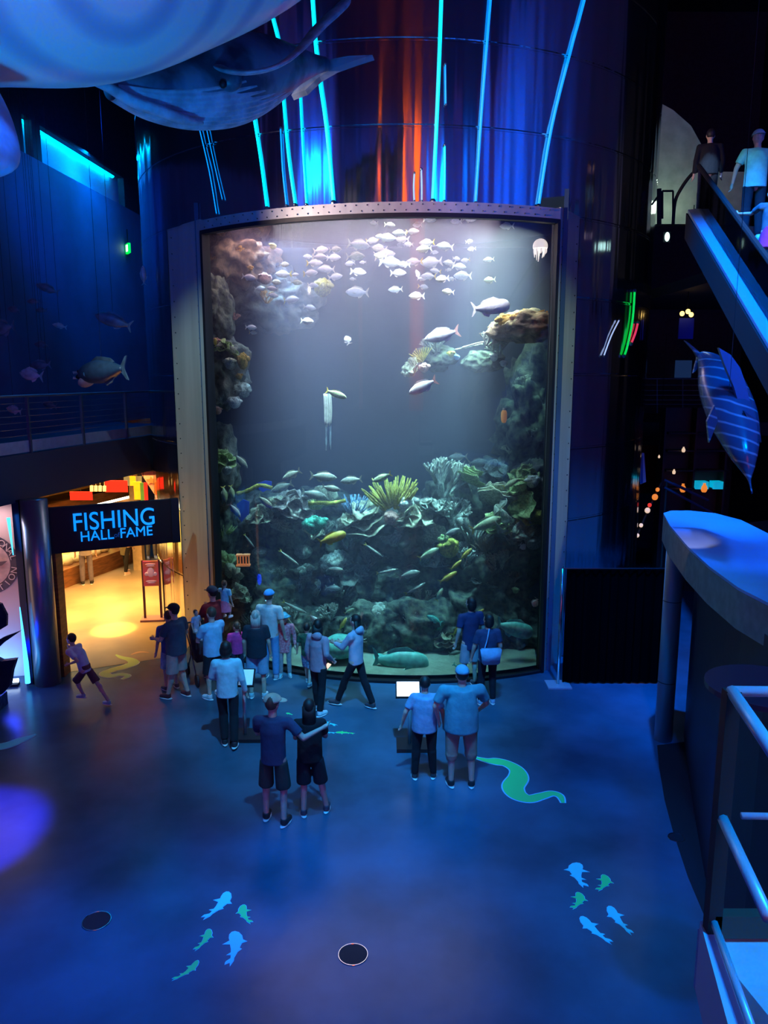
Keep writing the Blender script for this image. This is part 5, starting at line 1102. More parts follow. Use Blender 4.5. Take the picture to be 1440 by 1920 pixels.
SCH = [(701, 418, 14, -1), (481, 434, 15, 1), (714, 444, 20, -1), (698, 451, 22, 1), (673, 459, 38, 1), (667, 481, 32, 1), (656, 494, 18, -1), (680, 492, 12, -1), (713, 480, 22, -1), (602, 469, 26, 1), (629, 468, 22, 1), (600, 482, 26, 1), (626, 483, 24, 1), (577, 481, 16, -1), (590, 493, 28, 1), (533, 496, 17, 1), (611, 505, 30, -1), (582, 512, 25, 1), (629, 519, 25, 1), (672, 510, 27, 1), (531, 514, 28, -1), (553, 515, 14, 1), (661, 523, 12, -1), (467, 520, 24, 1), (517, 529, 18, 1), (556, 530, 20, 1), (487, 541, 18, 1), (511, 541, 20, -1), (587, 535, 19, 1), (512, 554, 19, 1), (546, 562, 27, 1), (581, 577, 22, 1), (576, 602, 22, 1), (471, 614, 20, 1), (475, 624, 14, 1), (669, 548, 40, -1),
 (731, 422, 19, 1), (806, 412, 23, 1), (855, 415, 20, -1), (881, 410, 25, 1), (782, 422, 16, -1), (774, 434, 23, 1), (749, 437, 24, -1), (950, 424, 25, -1), (725, 446, 31, 1), (754, 448, 24, -1), (751, 459, 15, -1), (766, 458, 16, -1), (800, 455, 27, -1), (795, 467, 27, -1), (815, 473, 14, 1), (834, 462, 29, -1), (880, 453, 13, 1), (884, 467, 15, -1), (711, 466, 26, -1), (722, 478, 36, 1), (732, 492, 38, 1), (776, 491, 29, -1), (757, 496, 22, -1), (808, 492, 38, -1), (842, 493, 21, -1), (856, 485, 13, 1), (872, 488, 16, -1), (861, 500, 24, 1), (816, 508, 19, -1), (841, 506, 11, 1), (803, 518, 27, -1), (791, 523, 15, 1), (829, 523, 23, -1), (867, 517, 31, -1), (847, 523, 14, -1), (747, 512, 27, 1), (916, 487, 19, -1), (918, 525, 20, -1), (794, 538, 18, 1), (741, 543, 25, -1), (781, 555, 27, -1), (840, 547, 21, -1)]
BANDS = [(0, 430, 'row just under the header'), (430, 455, 'in the second row of the upper shoal'), (455, 472, 'in the third row of the upper shoal'), (472, 489, 'in the fourth row of the upper shoal'), (489, 502, 'in the dense middle row of the shoal'), (502, 516, 'row under the dense middle'), (516, 532, 'lower dense row of the shoal'), (532, 560, 'among the loose fish under the shoal'), (560, 640, 'straggler well below the shoal')]
ORD = ['first', 'second', 'third', 'fourth', 'fifth', 'sixth', 'seventh', 'eighth', 'ninth', 'tenth', 'eleventh', 'twelfth', 'thirteenth', 'fourteenth']
for lo, hi, phr in BANDS:
    row = sorted([f for f in SCH if lo <= f[1] < hi])
    for i, (x, y, L, d) in enumerate(row):
        key = rnd.choice(['chub', 'chub', 'chub2', 'pale']); sl = rnd.uniform(-.18, .18); Y = 15.4 + rnd.random() * 2.2 if L > 18 else 17.0 + rnd.random() * 2
        if x < 520: Y = max(Y, 16.6)
        dx = d * L / 2 * 1.08; place_fish(key, (x + dx, y + sl * L / 2), (x - dx, y - sl * L / 2), Y, 'silver fish, %s from the rock arch side, %s' % (ORD[i], phr), 'silver_fish', 'fish', 'shoal of silver fish in the upper aquarium', dY=rnd.uniform(-.15, .15))
for key, h, t, Y, lb_, nm in [
 ('chub', (780, 506), (786, 522), 16.0, 'white fish turned upright, nose up, in the middle of the shoal', 'silver_fish'),
 ('angel', (648, 630), (655, 645), 15.8, 'small white fish seen edge on before the orange reflection', 'white_fish'),
 ('grouper', (956, 572), (886, 580), 15.5, 'large white grouper swimming above the orange ledge', 'grouper'),
 ('trev', (795, 637), (860, 620), 15.6, 'large white trevally with pink tail above the feathery crinoid', 'trevally'),
 ('trev', (766, 738), (818, 712), 15.4, 'cream fish heading down below the feathery crinoid', 'cream_fish'),
 ('snap', (650, 746), (612, 732), 15.4, 'pale fish with dark forked tail beside the hanging white bundle', 'pale_fish'),
 ('grey', (464, 878), (440, 852), 15.9, 'greenish fish diving away from the curled column coral', 'grey_fish'),
 ('grey', (529, 899), (563, 882), 16.0, 'grey fish highest over the rosette coral', 'grey_fish'),
 ('grey', (632, 896), (582, 892), 15.9, 'larger grey fish above the straight yellow rod', 'grey_fish'),
 ('grey', (638, 919), (604, 912), 15.7, 'round grey fish just under the larger grey one', 'grey_fish'),
 ('grey', (638, 903), (678, 898), 16.1, 'grey fish with raised tail facing the larger grey one', 'grey_fish'),
 ('grey', (612, 932), (566, 922), 16.3, 'dim grey fish skimming the straight yellow rod', 'grey_fish'),
 ('grey', (508, 922), (548, 906), 16.6, 'dim green grey fish behind the bent sponge rod', 'grey_fish'),
 ('snap', (699, 903), (733, 888), 15.7, 'olive fish just over the yellow finger coral', 'olive_fish'),
 ('grey', (840, 858), (876, 856), 17.6, 'faint bluish fish drifting above the bushy coral, upper one', 'grey_fish'),
 ('grey', (836, 876), (872, 870), 17.6, 'faint bluish fish drifting above the bushy coral, lower one', 'grey_fish'),
 ('grey', (915, 866), (878, 868), 18.2, 'faint dark fish near the pale pointed rock', 'grey_fish'),
 ('snap', (424, 942), (418, 912), 15.7, 'slim pale fish swimming down along the dark jamb, lower of two', 'slim_fish'),
 ('snap', (438, 936), (432, 910), 15.7, 'slim pale fish swimming down beside the bent sponge rod', 'slim_fish'),
 ('trev', (451, 970), (430, 944), 15.5, 'lilac pale fish heading down past the blue glint', 'lilac_fish'),
 ('grey', (511, 952), (484, 930), 15.8, 'grey fish heading down through the cream coral', 'grey_fish'),
 ('thin', (477, 1027), (458, 1002), 15.8, 'thin arched fish over the pale boulder coral', 'thin_fish'),
 ('thin', (560, 1060), (524, 1032), 15.8, 'thin arched fish diving under the rosette ledge', 'thin_fish'),
 ('parrot', (648, 1000), (598, 1018), 15.2, 'peach yellow fish with yellow tail above the round brain coral', 'yellow_fish'),
 ('thin', (718, 1045), (684, 1020), 15.6, 'thin silver fish with yellow tail diving in the dark middle', 'thin_fish'),
 ('grey', (645, 1070), (612, 1066), 15.8, 'pale striped fish beneath the round brain coral', 'grey_fish'),
 ('thin', (747, 1067), (706, 1075), 15.6, 'thin fish with yellow tail, upper of the crossing pair', 'thin_fish'),
 ('grey', (788, 1072), (748, 1082), 15.6, 'striped slender fish, lower of the crossing pair', 'grey_fish'),
 ('thin', (798, 1093), (760, 1114), 15.6, 'thin pale fish climbing below the crossing pair', 'thin_fish'),
 ('ysnap', (857, 1072), (824, 1092), 15.4, 'bright yellow fish below the yellow knob coral', 'yellow_fish'),
 ('ysnap', (866, 1050), (845, 1068), 15.6, 'bright yellow green fish right under the yellow knob coral', 'yellow_fish'),
 ('ysnap', (885, 1028), (862, 1050), 15.7, 'lime fish climbing beside the wide grey finger coral', 'yellow_fish'),
 ('snap', (830, 1103), (818, 1126), 15.6, 'dim olive fish diving below the bright yellow one', 'olive_fish'),
 ('snap', (823, 1028), (786, 1048), 15.8, 'slim olive fish swimming toward the yellow knob coral', 'olive_fish'),
 ('grey', (862, 992), (832, 1004), 16.0, 'grey fish resting above the yellow knob coral', 'grey_fish'),
 ('snap', (940, 970), (884, 994), 15.8, 'slim grey green fish crossing the dark gap', 'olive_fish'),
 ('snap', (972, 898), (944, 914), 15.8, 'green fish swimming to the mint white lobe', 'olive_fish'),
 ('chub', (601, 1173), (580, 1152), 15.3, 'white fish diving above the woman in the lilac hoodie', 'white_fish'),
 ('ysnap', (650, 1158), (636, 1182), 15.3, 'yellow fish rising in front of the dark rock by the hoodie woman', 'yellow_fish'),
 ('snap', (664, 1141), (646, 1150), 15.6, 'olive yellow fish just above the rising yellow one', 'olive_fish'),
 ('thin', (562, 1190), (540, 1160), 15.3, 'thin pale fish sloping between the girl in red and the boy', 'thin_fish'),
 ('thin', (575, 1150), (530, 1128), 15.8, 'dim thin fish above the girl in the red coat', 'thin_fish'),
 ('grey', (640, 1104), (610, 1102), 16.2, 'dim grey fish in front of the spiky pale coral row', 'grey_fish'),
 ('teal', (800, 1154), (828, 1168), 15.4, 'mint striped fish beside the blue glow', 'teal_fish'),
 ('ysnap', (875, 1163), (848, 1192), 15.0, 'yellow fish behind the man in navy shirt', 'yellow_fish'),
 ('ysnap', (908, 1142), (890, 1153), 15.2, 'yellow fish above the woman with the tote bag', 'yellow_fish'),
 ('grey', (865, 1222), (842, 1226), 15.1, 'grey fish low beside the man in navy shirt', 'grey_fish'),
 ('grey', (742, 1140), (774, 1142), 15.7, 'pale bent fish in the lower middle of the reef', 'grey_fish'),
 ('angel', (1000, 1138), (1008, 1122), 15.0, 'bright white angelfish in the dark corner by the steel jamb', 'angelfish'),
 ('ggrouper', (999, 1188), (932, 1170), 15.0, 'big green grouper in the dark corner behind the tote bag', 'grouper'),
 ('ggrouper', (804, 1246), (700, 1236), 14.7, 'long pale green grouper resting on the sand behind the screen stand', 'grouper'),
 ('angel', (985, 1030), (975, 1020), 16.0, 'tiny pale fish by the beige knob coral', 'white_fish'),
 ('teal', (870, 1258), (850, 1245), 14.6, 'yellow green fish on the sand by the blue cap', 'teal_fish'),
 ('parrot', (404, 634), (404, 650), 16.0, 'pink fish peeking out at the jamb over the mint ruffles', 'pink_fish')]:
    place_fish(key, h, t, Y, lb_, nm)
# rays / flatfish on the sand
def ray_fish(px, py, Y, w, h, m, label, name='stingray', spots=False):
    c = W(px, py, Y); s = 1 / ppm(Y, c.z); e = empty(name, c); tag(e, label, name.replace('_', ' '))
    bm = B(); ball(bm, (0, 0, 0), (w * s / 2, .35, h * s / 2), 24)
    for v in bm.verts:
        if v.co.x < 0: v.co.z *= 1 - .5 * (-v.co.x / (w * s / 2)) ** 2
    obj('body', bm, m, e, True); obj('tail', loft(B(), [(-w * s * .4, 0, 0), (-w * s * .8, .1, -h * s * .2)], [.04, .008], n=8), m, e, True)
    for q in (-1, 1): bm = B(); ball(bm, (w * s * .35, q * .12, h * s * .3), .025, 8); obj('eye', bm, M_gasket, e, True)
    if spots:
        bm = B()
        for k in range(22):
            a = rnd.random() * 2 * PI; t = rnd.random() ** .5 * .8; x, z = w * s / 2 * t * math.cos(a), h * s / 2 * t * math.sin(a); y = -.35 * math.sqrt(max(0, 1 - t * t)); ball(bm, (x, y, z), (.03, .02, .03), 6)
        o = obj('spots', bm, mat('ray_spots', (.10, .35, .2), .6), e); o['kind'] = 'stuff'
ray_fish(636, 1212, 15.0, 72, 46, F_teal, 'bright green rounded fish body between the hoodie woman and the long haired woman', 'pufferfish')
ray_fish(605, 1242, 15.3, 130, 44, mat('ray_green', (.25, .7, .5), .5), 'spotted pale green ray resting on the sand behind the girl in red', 'spotted_ray', True)
ray_fish(1150 - 440, 1238, 15.2, 50, 18, F_teal, 'small green flat fish on the sand beside the long haired woman', 'flatfish')
# jellyfish
cj = W(1013, 462, 15.2); e = empty('jellyfish', cj); tag(e, 'glowing white jellyfish in the top corner by the steel jamb', 'jellyfish'); s = 1 / ppm(15.2, 8)
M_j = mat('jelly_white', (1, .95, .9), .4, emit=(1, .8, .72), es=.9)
bm = B(); bmesh.ops.create_uvsphere(bm, u_segments=20, v_segments=12, radius=14 * s)
bmesh.ops.delete(bm, geom=[v for v in bm.verts if v.co.z < -5 * s], context='VERTS'); obj('bell', bm, M_j, e, True)
for k in range(8):
    a = 2 * PI * k / 8; r_ = 10 * s; P = [Vector((r_ * math.cos(a), r_ * math.sin(a), -3 * s)), Vector((r_ * 1.1 * math.cos(a), r_ * math.sin(a), -10 * s)), Vector((r_ * .9 * math.cos(a) - 1 * s, r_ * math.sin(a), -(14 + 6 * (k % 3)) * s))]
    obj('tentacle', loft(B(), P, [2.6 * s, 1.8 * s, .7 * s], n=8, sub=3), M_j, e, True)
# hanging white bundle
cq = W(613, 738, 16.5); e = empty('kelp_bundle', cq); tag(e, 'pale hanging bundle of strips trailing down in the open water', 'hanging bundle'); s = 1 / ppm(16.5, 6)
for i, (x0, L_, mm) in enumerate(((-5, 58, 0), (-1, 62, 0), (3, 60, 0), (6, 56, 0), (-4, 108, 1), (4, 106, 1))):
    P = [Vector((x0 * s, .02 * i, 0)), Vector(((x0 + 1) * s, .02 * i, -L_ * .5 * s)), Vector(((x0 + .5) * s, .02 * i, -L_ * s))]
    obj('strip', loft(B(), P, [1.9 * s, 2.2 * s, 1.6 * s], n=8, sub=3), mat('strip_pale' if not mm else 'strip_faint', (.8, .74, .62) if not mm else (.35, .45, .5), .7, var=.3), e, True)
# orange glint and hall window, reflections in the glass modelled as objects
cf = W(945, 779, 16.6); e = empty('orange_glint', cf); tag(e, 'small orange reflection modelled as a bottle against the dim rock wall', 'reflection'); s = 1 / ppm(16.6, 6)
obj('bottle', loft(B(), [(0, 0, -14 * s), (0, 0, -8 * s), (0, 0, 6 * s), (0, 0, 10 * s)], [3 * s, 5.5 * s, 5.5 * s, 3 * s], n=14, sub=2), mat('glint_orange', (1, .35, .05), .5, emit=(1, .25, .03), es=.25), e, True)
bm = B(); cone(bm, (0, 0, 10 * s), (0, 0, 14 * s), 3.4 * s, 3.4 * s); obj('cap', bm, mat('glint_cap', (.5, .4, .3), .5), e)
cf = W(456, 1050, 15.9); e = empty('window_reflection', cf); tag(e, 'orange window reflection modelled as wire bars beside the rock column', 'window reflection'); s = 1 / ppm(15.9, 4); M_wb = mat('reflection_orange', (.95, .45, .2), .5, emit=(1, .3, .08), es=.3)
for k in range(5): x = (-11 + 5.5 * k) * s; obj('bar', tube(B(), [(x, 0, -9 * s), (x, 0, 9 * s)], 1.3 * s, 6), M_wb, e)
for z in (-10, 10): obj('rim', box(B(), (0, 0, z * s), (26 * s, .15, 2.6 * s)), M_wb, e)
obj('cord', tube(B(), [(0, 0, 10 * s), (0, 0, 60 * s)], .006, 5), M_black, e)
# blue spotlight reflection in the glass, modelled as a glowing lamp
cl = W(503, 1122, 15.6); e = empty('lamp_reflection', cl); tag(e, 'modelled reflection of a spotlight, a deep blue glow above the blue cap', 'lamp'); s = 1 / ppm(15.6, 3)
obj('lens', slab3(B(), [(-6 * s, 0, -5 * s), (2 * s, 0, -5 * s), (8 * s, 0, 4 * s), (5 * s, 0, 6 * s)], (0, .05, 0)), neon('reflection_blue_white', (.25, .6, 1), 5), e)
obj('housing', box(B(), (0, .1, 0), (14 * s, .1, 10 * s)), M_black, e)
lamp('reflection_beam', 'SPOT', cl + Vector((0, 0, .05)), cl + Vector((0, .5, 2)), 90, (0, .03, 1), .05, angle=32, blend=.8)  # beam of the reflected spotlight, put in as a spot
for px, py, w_, h_, lb_ in ((497, 912, 26, 22, 'bright blue glare modelled as a plastic sheet piece caught beside the bent sponge rod'), (456, 958, 24, 44, 'darker blue glare modelled as a plastic sheet piece hanging below the bent sponge rod')):  # blue glare in the glass, modelled as flat blue pieces
    c = W(px, py, 16.8); s = 1 / ppm(16.8, 4); e = obj('blue_glare', slab3(B(), [(-w_ / 2 * s, 0, h_ / 2 * s * .6), (0, 0, h_ / 2 * s), (w_ / 2 * s, 0, h_ / 2 * s * .8), (w_ / 2.4 * s, 0, -h_ / 3 * s), (w_ / 8 * s, 0, -h_ / 3.2 * s), (-w_ / 6 * s, 0, -h_ / 2 * s), (-w_ / 2.2 * s, 0, -h_ / 4 * s)], (0, .03, 0)), mat('glare_blue', (.02, .12, .95), .6)); e.location = c; tag(e, lb_.replace('plastic sheet piece', 'sea fan'), 'sea fan')
# ================================================================== PEOPLE
S_light = mat('skin_light', (.62, .42, .33), .5, var=.1); S_tan = mat('skin_tan', (.45, .28, .20), .5, var=.1)
def cl(name, c, c2=None, sc_=9): return mat('cloth_' + name, c, .9, var=.15, c2=c2, scale=sc_, bump=.25, bscale=14)
def remesh(o, v, it=3):
    m = o.modifiers.new('remesh', 'REMESH'); m.mode = 'VOXEL'; m.voxel_size = v; m.use_smooth_shade = True
    s_ = o.modifiers.new('smooth', 'SMOOTH'); s_.factor = .5; s_.iterations = it; return o
def person(foot, h, face, top, bottom, hair, label, skin=None, girth=1.0, J=None, sleeves='short', legs='long', shoes=(.9, .9, .92), hairstyle='short', cap=None, female=False, skirt=False, z=0.0, at=None, lean=(0, 0), headturn=0, hood=False, top_len=0.0, mask=False, collar=None, bare=False):
    """foot: pixel of the middle between the feet; h: height in m; face: heading in degrees, 0 = away from the camera, 180 = toward it"""
    p = F(*foot) if at is None else Vector(at); s = h / 1.75; e = empty('person', (p.x, p.y, p.z if at is not None else z), -math.radians(face)); e.scale = (s, s, s); tag(e, label, 'person')
    skin = skin or S_light; g = girth; sw = .175 if female else .20; hw = .095 * (1 + .5 * (g - 1)); kid = h < 1.4
    j = {'pel': (0, 0, .95), 'che': (lean[0] * .5, lean[1] * .5, 1.26), 'nek': (lean[0], lean[1], 1.47), 'hed': (lean[0] * 1.15, lean[1] * 1.15 + .015, 1.625),
         'sL': (-sw + lean[0], lean[1], 1.395), 'sR': (sw + lean[0], lean[1], 1.395), 'eL': (-sw - .06, lean[1] * .6 - .02, 1.13), 'eR': (sw + .06, lean[1] * .6 - .02, 1.13), 'wL': (-sw - .07, lean[1] * .4 + .06, .89), 'wR': (sw + .07, lean[1] * .4 + .06, .89),
         'hL': (-hw, 0, .90), 'hR': (hw, 0, .90), 'kL': (-hw - .01, .015, .50), 'kR': (hw + .01, .015, .50), 'aL': (-hw - .02, -.01, .09), 'aR': (hw + .02, -.01, .09)}
    j.update(J or {}); j = {k: Vector(v) for k, v in j.items()}
    hs = 1.16 if kid else 1.0; hd_ = j['hed']; R = Matrix.Rotation(-math.radians(headturn), 4, 'Z')
    def H_(x, y, zz): return hd_ + (R @ Vector((x * hs, y * hs, zz * hs)))
    # ---- body, one continuous surface
    bm = B(); gt = g
    capsule(bm, j['pel'] + Vector((0, 0, -.02)), j['che'], .128 * gt, .13 * gt, 16, .62 if g < 1.15 else .78)
    capsule(bm, j['che'], (j['sL'] + j['sR']) / 2 - Vector((0, 0, .05)), .132 * gt, .11, 16, .60)
    capsule(bm, j['sL'], j['nek'] - Vector((0, 0, .06)), .045, .045); capsule(bm, j['sR'], j['nek'] - Vector((0, 0, .06)), .045, .045)
    capsule(bm, j['nek'] - Vector((0, 0, .05)), hd_ - Vector((0, 0, .06)), .058, .052)
    ball(bm, hd_, (.076 * hs, .094 * hs, .112 * hs), 20, R); ball(bm, H_(0, .03, -.05), (.056 * hs, .062 * hs, .062 * hs), 14, R)
    cone(bm, H_(0, .082, .005), H_(0, .108, -.028), .009 * hs, .017 * hs, 8); ball(bm, H_(0, .1, -.025), .013 * hs, 8)
    ball(bm, H_(0, .084, -.062), (.024 * hs, .012 * hs, .008 * hs), 8, R)
    for q in (-1, 1): ball(bm, H_(q * .078, -.005, -.01), (.014 * hs, .024 * hs, .034 * hs), 10, R)
    for q in 'LR':
        sg_ = -1 if q == 'L' else 1
        capsule(bm, j['s' + q], j['e' + q], .05 * (.5 + .5 * g), .04); capsule(bm, j['e' + q], j['w' + q], .04, .026)
        capsule(bm, j['h' + q], j['k' + q], .078 * (.4 + .6 * g), .052 * (.6 + .4 * g)); capsule(bm, j['k' + q], j['a' + q], .051 * (.6 + .4 * g), .036)
        kn, an_ = j['k' + q], j['a' + q]; ball(bm, kn.lerp(an_, .3) + Vector((0, -.008, 0)), (.048, .050, .10), 12)
        fd = Vector((sg_ * .15, 1, 0)).normalized(); capsule(bm, an_ + Vector((0, 0, -.045)), an_ + fd * .13 + Vector((0, 0, -.055)), .036, .03)
        # hand: palm, four unequal bent fingers, thumb from the palm's side
        ad2 = (j['w' + q] - j['e' + q]).normalized(); pm = j['w' + q] + ad2 * .05; sd_ = Vector((0, 1, 0)) if abs(ad2.y) < .8 else Vector((0, 0, 1)); sd_ = (sd_ - ad2 * sd_.dot(ad2)).normalized(); cu = ad2.cross(sd_) * (1 if q == 'L' else -1) * -1
        capsule(bm, j['w' + q], pm, .024, .03, 10, .8); ball(bm, pm + ad2 * .02, (.030, .034, .032), 10)
        for k, (off, fl_) in enumerate(((.027, .066), (.009, .076), (-.010, .07), (-.028, .055))):
            f0 = pm + sd_ * off + ad2 * .025; f1 = f0 + ad2 * fl_ * .55 + cu * .006; f2 = f1 + ad2 * fl_ * .40 + cu * .022; capsule(bm, f0, f1, .0098, .0092, 7); capsule(bm, f1, f2, .0092, .008, 7)
        t0 = pm + sd_ * .028 - ad2 * .01; t1 = t0 + sd_ * .028 + ad2 * .022; t2 = t1 + ad2 * .03 + cu * .012; capsule(bm, t0, t1, .012, .0105, 7); capsule(bm, t1, t2, .0105, .009, 7)
    remesh(obj('body', bm, skin, e, True), .0095)
    for q in (-1, 1): bm = B(); ball(bm, H_(q * .03, .083, .012), .0115 * hs, 8); obj('eye', bm, M_gasket, e, True)
    # ---- top garment
    mt_ = top if not isinstance(top, tuple) else cl(*top); bm = B(); pad = .018
    hem = .84 - top_len; wb = .165 * g; sq = .72 if g < 1.15 else .85
    if not bare: wb = max(wb, .165)
    mid = j['pel'].lerp(j['che'], .5)
    cone(bm, (j['pel'].x, j['pel'].y, hem), mid, wb * 1.02, .163 * g, 24, sq); cone(bm, mid - Vector((0, 0, .01)), j['che'] + Vector((0, 0, .03)), .163 * g, .170 * (.5 + .5 * g) , 24, sq); ball(bm, mid, (.16 * g, .16 * g * sq, .1), 16)
    top_c = (j['sL'] + j['sR']) / 2
    cone(bm, j['che'] + Vector((0, 0, .02)), top_c + Vector((0, 0, .02)), .171 * (.5 + .5 * g), .14 * (.6 + .4 * g), 24, sq); ball(bm, j['che'] + Vector((0, 0, .02)), (.172 * (.5 + .5 * g), .172 * (.5 + .5 * g) * sq, .12), 18); 
    for q in 'LR': capsule(bm, j['s' + q], j['nek'] - Vector((0, 0, .055)), .062 * (.7 + .3 * g), .062)
    capsule(bm, j['sL'] - Vector((0, 0, .03)), j['sR'] - Vector((0, 0, .03)), .07 * (.6 + .4 * g), .07 * (.6 + .4 * g)); cone(bm, j['nek'] - Vector((0, 0, .08)), j['nek'] + Vector((0, 0, .0)), .10, .066, 18, .85)
    for q in 'LR':
        S_, E_, W_ = j['s' + q], j['e' + q], j['w' + q]; ball(bm, S_, .068 * (.7 + .3 * g), 12)
        if sleeves == 'short': cone(bm, S_, S_.lerp(E_, .72), .068 * (.7 + .3 * g), .066 * (.7 + .3 * g), 14)
        elif sleeves == 'long': cone(bm, S_, E_, .068, .056, 14); ball(bm, E_, .056, 12); cone(bm, E_, E_.lerp(W_, .97), .056, .042, 14)
    remesh(obj('jacket' if hood else 'shirt', bm, mt_, e, True), .013, 9)
    if hood:
        bm = B(); ball(bm, j['nek'] + R @ Vector((0, -.075, .0)), (.115, .07, .075), 14); remesh(obj('hood', bm, mt_, e, True), .013)
    if collar: bm = B(); cone(bm, j['nek'] - Vector((0, 0, .03)), j['nek'] + Vector((0, 0, .035)), .075, .066, 18); obj('collar', bm, cl(*collar), e, True)
    # ---- bottom garment
    mb_ = cl(*bottom); bm = B(); wp = .155 * g; pr = .086 * (.3 + .7 * g)
    cone(bm, j['pel'] - Vector((0, 0, .10)), j['pel'] + Vector((0, 0, .08)), wp * 1.0, wp * .96, 22, sq - .05)
    for q in 'LR':
        Hh, K_, A_ = j['h' + q], j['k' + q], j['a' + q]
        if skirt: continue
        end = {'long': 1.0, 'shorts': 0.0, 'capri': .25, 'short': -.35}[legs]
        tight = .9 if bottom[0].startswith('leg') else 1.0
        if end <= 0: cone(bm, Hh - Vector((0, 0, .03)), Hh.lerp(K_, 1.0 + end + .0), pr * 1.02, (pr + .016), 16)
        else:
            cone(bm, Hh - Vector((0, 0, .03)), K_, pr * (1 + .04 * (tight < 1)), .070 * (.5 + .5 * g) * tight, 16); ball(bm, K_, .069 * (.5 + .5 * g) * tight, 12); cone(bm, K_, K_.lerp(A_, end * .97), .078 * (.5 + .5 * g) * tight, (.062 if end == 1 else .07) * tight, 16)
            if tight < 1: ball(bm, K_.lerp(A_, .3) + Vector((0, -.012, 0)), (.062, .064, .1), 12)
    if skirt: cone(bm, j['pel'] - Vector((0, 0, .38)), j['pel'] + Vector((0, 0, .05)), .23, .15, 22, .85)
    remesh(obj({'long': 'trousers', 'capri': 'trousers', 'shorts': 'shorts', 'short': 'shorts'}[legs] if not skirt else 'skirt', bm, mb_, e, True), .013, 7)
    # ---- shoes
    msh = mat('shoe_%.2f_%.2f_%.2f' % shoes, shoes, .6, var=.1); mso = mat('shoe_sole_pale', (.75, .78, .8), .6)
    for q in 'LR':
        sg_ = -1 if q == 'L' else 1; an_ = j['a' + q]; fd = Vector((sg_ * .15, 1, 0)).normalized(); fz = an_.z - .09
        bm = B(); capsule(bm, an_ + Vector((0, 0, -.035)), an_ + fd * .145 + Vector((0, 0, -.052)), .050, .040); cone(bm, an_ + Vector((0, 0, -.05)), an_ + Vector((0, 0, .015)), .052, .048, 14); so = remesh(obj('shoe', bm, msh, e, True), .01)
        bm = B(); M = Matrix.Translation(an_ + fd * .055 + Vector((0, 0, -.078))) @ Matrix.Rotation(-math.atan2(fd.x, fd.y), 4, 'Z'); bmesh.ops.create_uvsphere(bm, u_segments=16, v_segments=8, radius=1, matrix=M @ Matrix.Diagonal((.052, .14, .014, 1))); obj('sole', bm, mso, so, True)
    # ---- hair
    mh = mat('hair_%s' % hair[0], hair[1], .55, var=.3, scale=30, stretch=(1, 1, .2)); bm = B()
    if hairstyle != 'bald':
        ball(bm, H_(0, -.016, .026), (.086 * hs, .098 * hs, .106 * hs), 18, R)
        if hairstyle == 'bob': ball(bm, H_(0, -.03, -.03), (.10 * hs, .085 * hs, .12 * hs), 16, R)
        if hairstyle == 'long':
            cone(bm, H_(0, -.045, .02), H_(0, -.085, -.36), .095 * hs, .085 * hs, 18, .5); ball(bm, H_(0, -.085, -.36), (.085 * hs, .04, .05), 12)
        if hairstyle == 'mid': cone(bm, H_(0, -.04, .03), H_(0, -.07, -.20), .098 * hs, .095 * hs, 18, .55); ball(bm, H_(0, -.07, -.20), (.095 * hs, .05, .05), 12)
        if hairstyle == 'tail': cone(bm, H_(0, -.10, .03), H_(0, -.13, -.18), .03, .018, 10); ball(bm, H_(0, -.105, .035), .035, 10)
        bmesh.ops.delete(bm, geom=[v for v in bm.verts if (R.inverted() @ (v.co - hd_)).y > .045 * hs and (R.inverted() @ (v.co - hd_)).z < .062 * hs], context='VERTS')
        hm = obj('hair', bm, mh, e, True)
        so_ = hm.modifiers.new('solid', 'SOLIDIFY'); so_.thickness = .008
    if cap:
        mc = cl('cap_' + cap[0], cap[1]); bm = B(); bmesh.ops.create_uvsphere(bm, u_segments=22, v_segments=14, radius=1)
        bmesh.ops.delete(bm, geom=[v for v in bm.verts if v.co.z < -.16], context='VERTS')
        ct = cap[2] if len(cap) > 2 else 0; RC = Matrix.Rotation(-math.radians(headturn + ct), 4, 'Z')
        M = Matrix.Translation(hd_ + Vector((0, 0, .042 * hs))) @ RC @ Matrix.Diagonal((.098 * hs, .120 * hs, .098 * hs, 1)); bmesh.ops.transform(bm, verts=bm.verts, matrix=M); c_ = obj('cap', bm, mc, e, True); sm = c_.modifiers.new('solid', 'SOLIDIFY'); sm.thickness = .01
        bm = B(); M = Matrix.Translation(hd_ + Vector((0, 0, .05 * hs))) @ RC
        if len(cap) > 3: bmesh.ops.create_cone(bm, segments=28, cap_ends=True, radius1=.16 * hs, radius2=.10 * hs, depth=.03, matrix=M)
        else: bmesh.ops.create_uvsphere(bm, u_segments=18, v_segments=8, radius=1, matrix=M @ Matrix.Translation((0, .105 * hs, -.002)) @ Matrix.Rotation(-.15, 4, 'X') @ Matrix.Diagonal((.074 * hs, .085 * hs, .008, 1)))
        obj('brim', bm, mc, c_, True)
    if mask: bm = B(); ball(bm, H_(0, .055, -.045), (.055 * hs, .056 * hs, .045 * hs), 14, R); obj('face_mask', bm, cl('mask', (.05, .05, .06)), e, True)
    return e
DKH = ('dark', (.015, .011, .010)); BRH = ('brown', (.10, .05, .03)); GRH = ('grey', (.50, .46, .40))
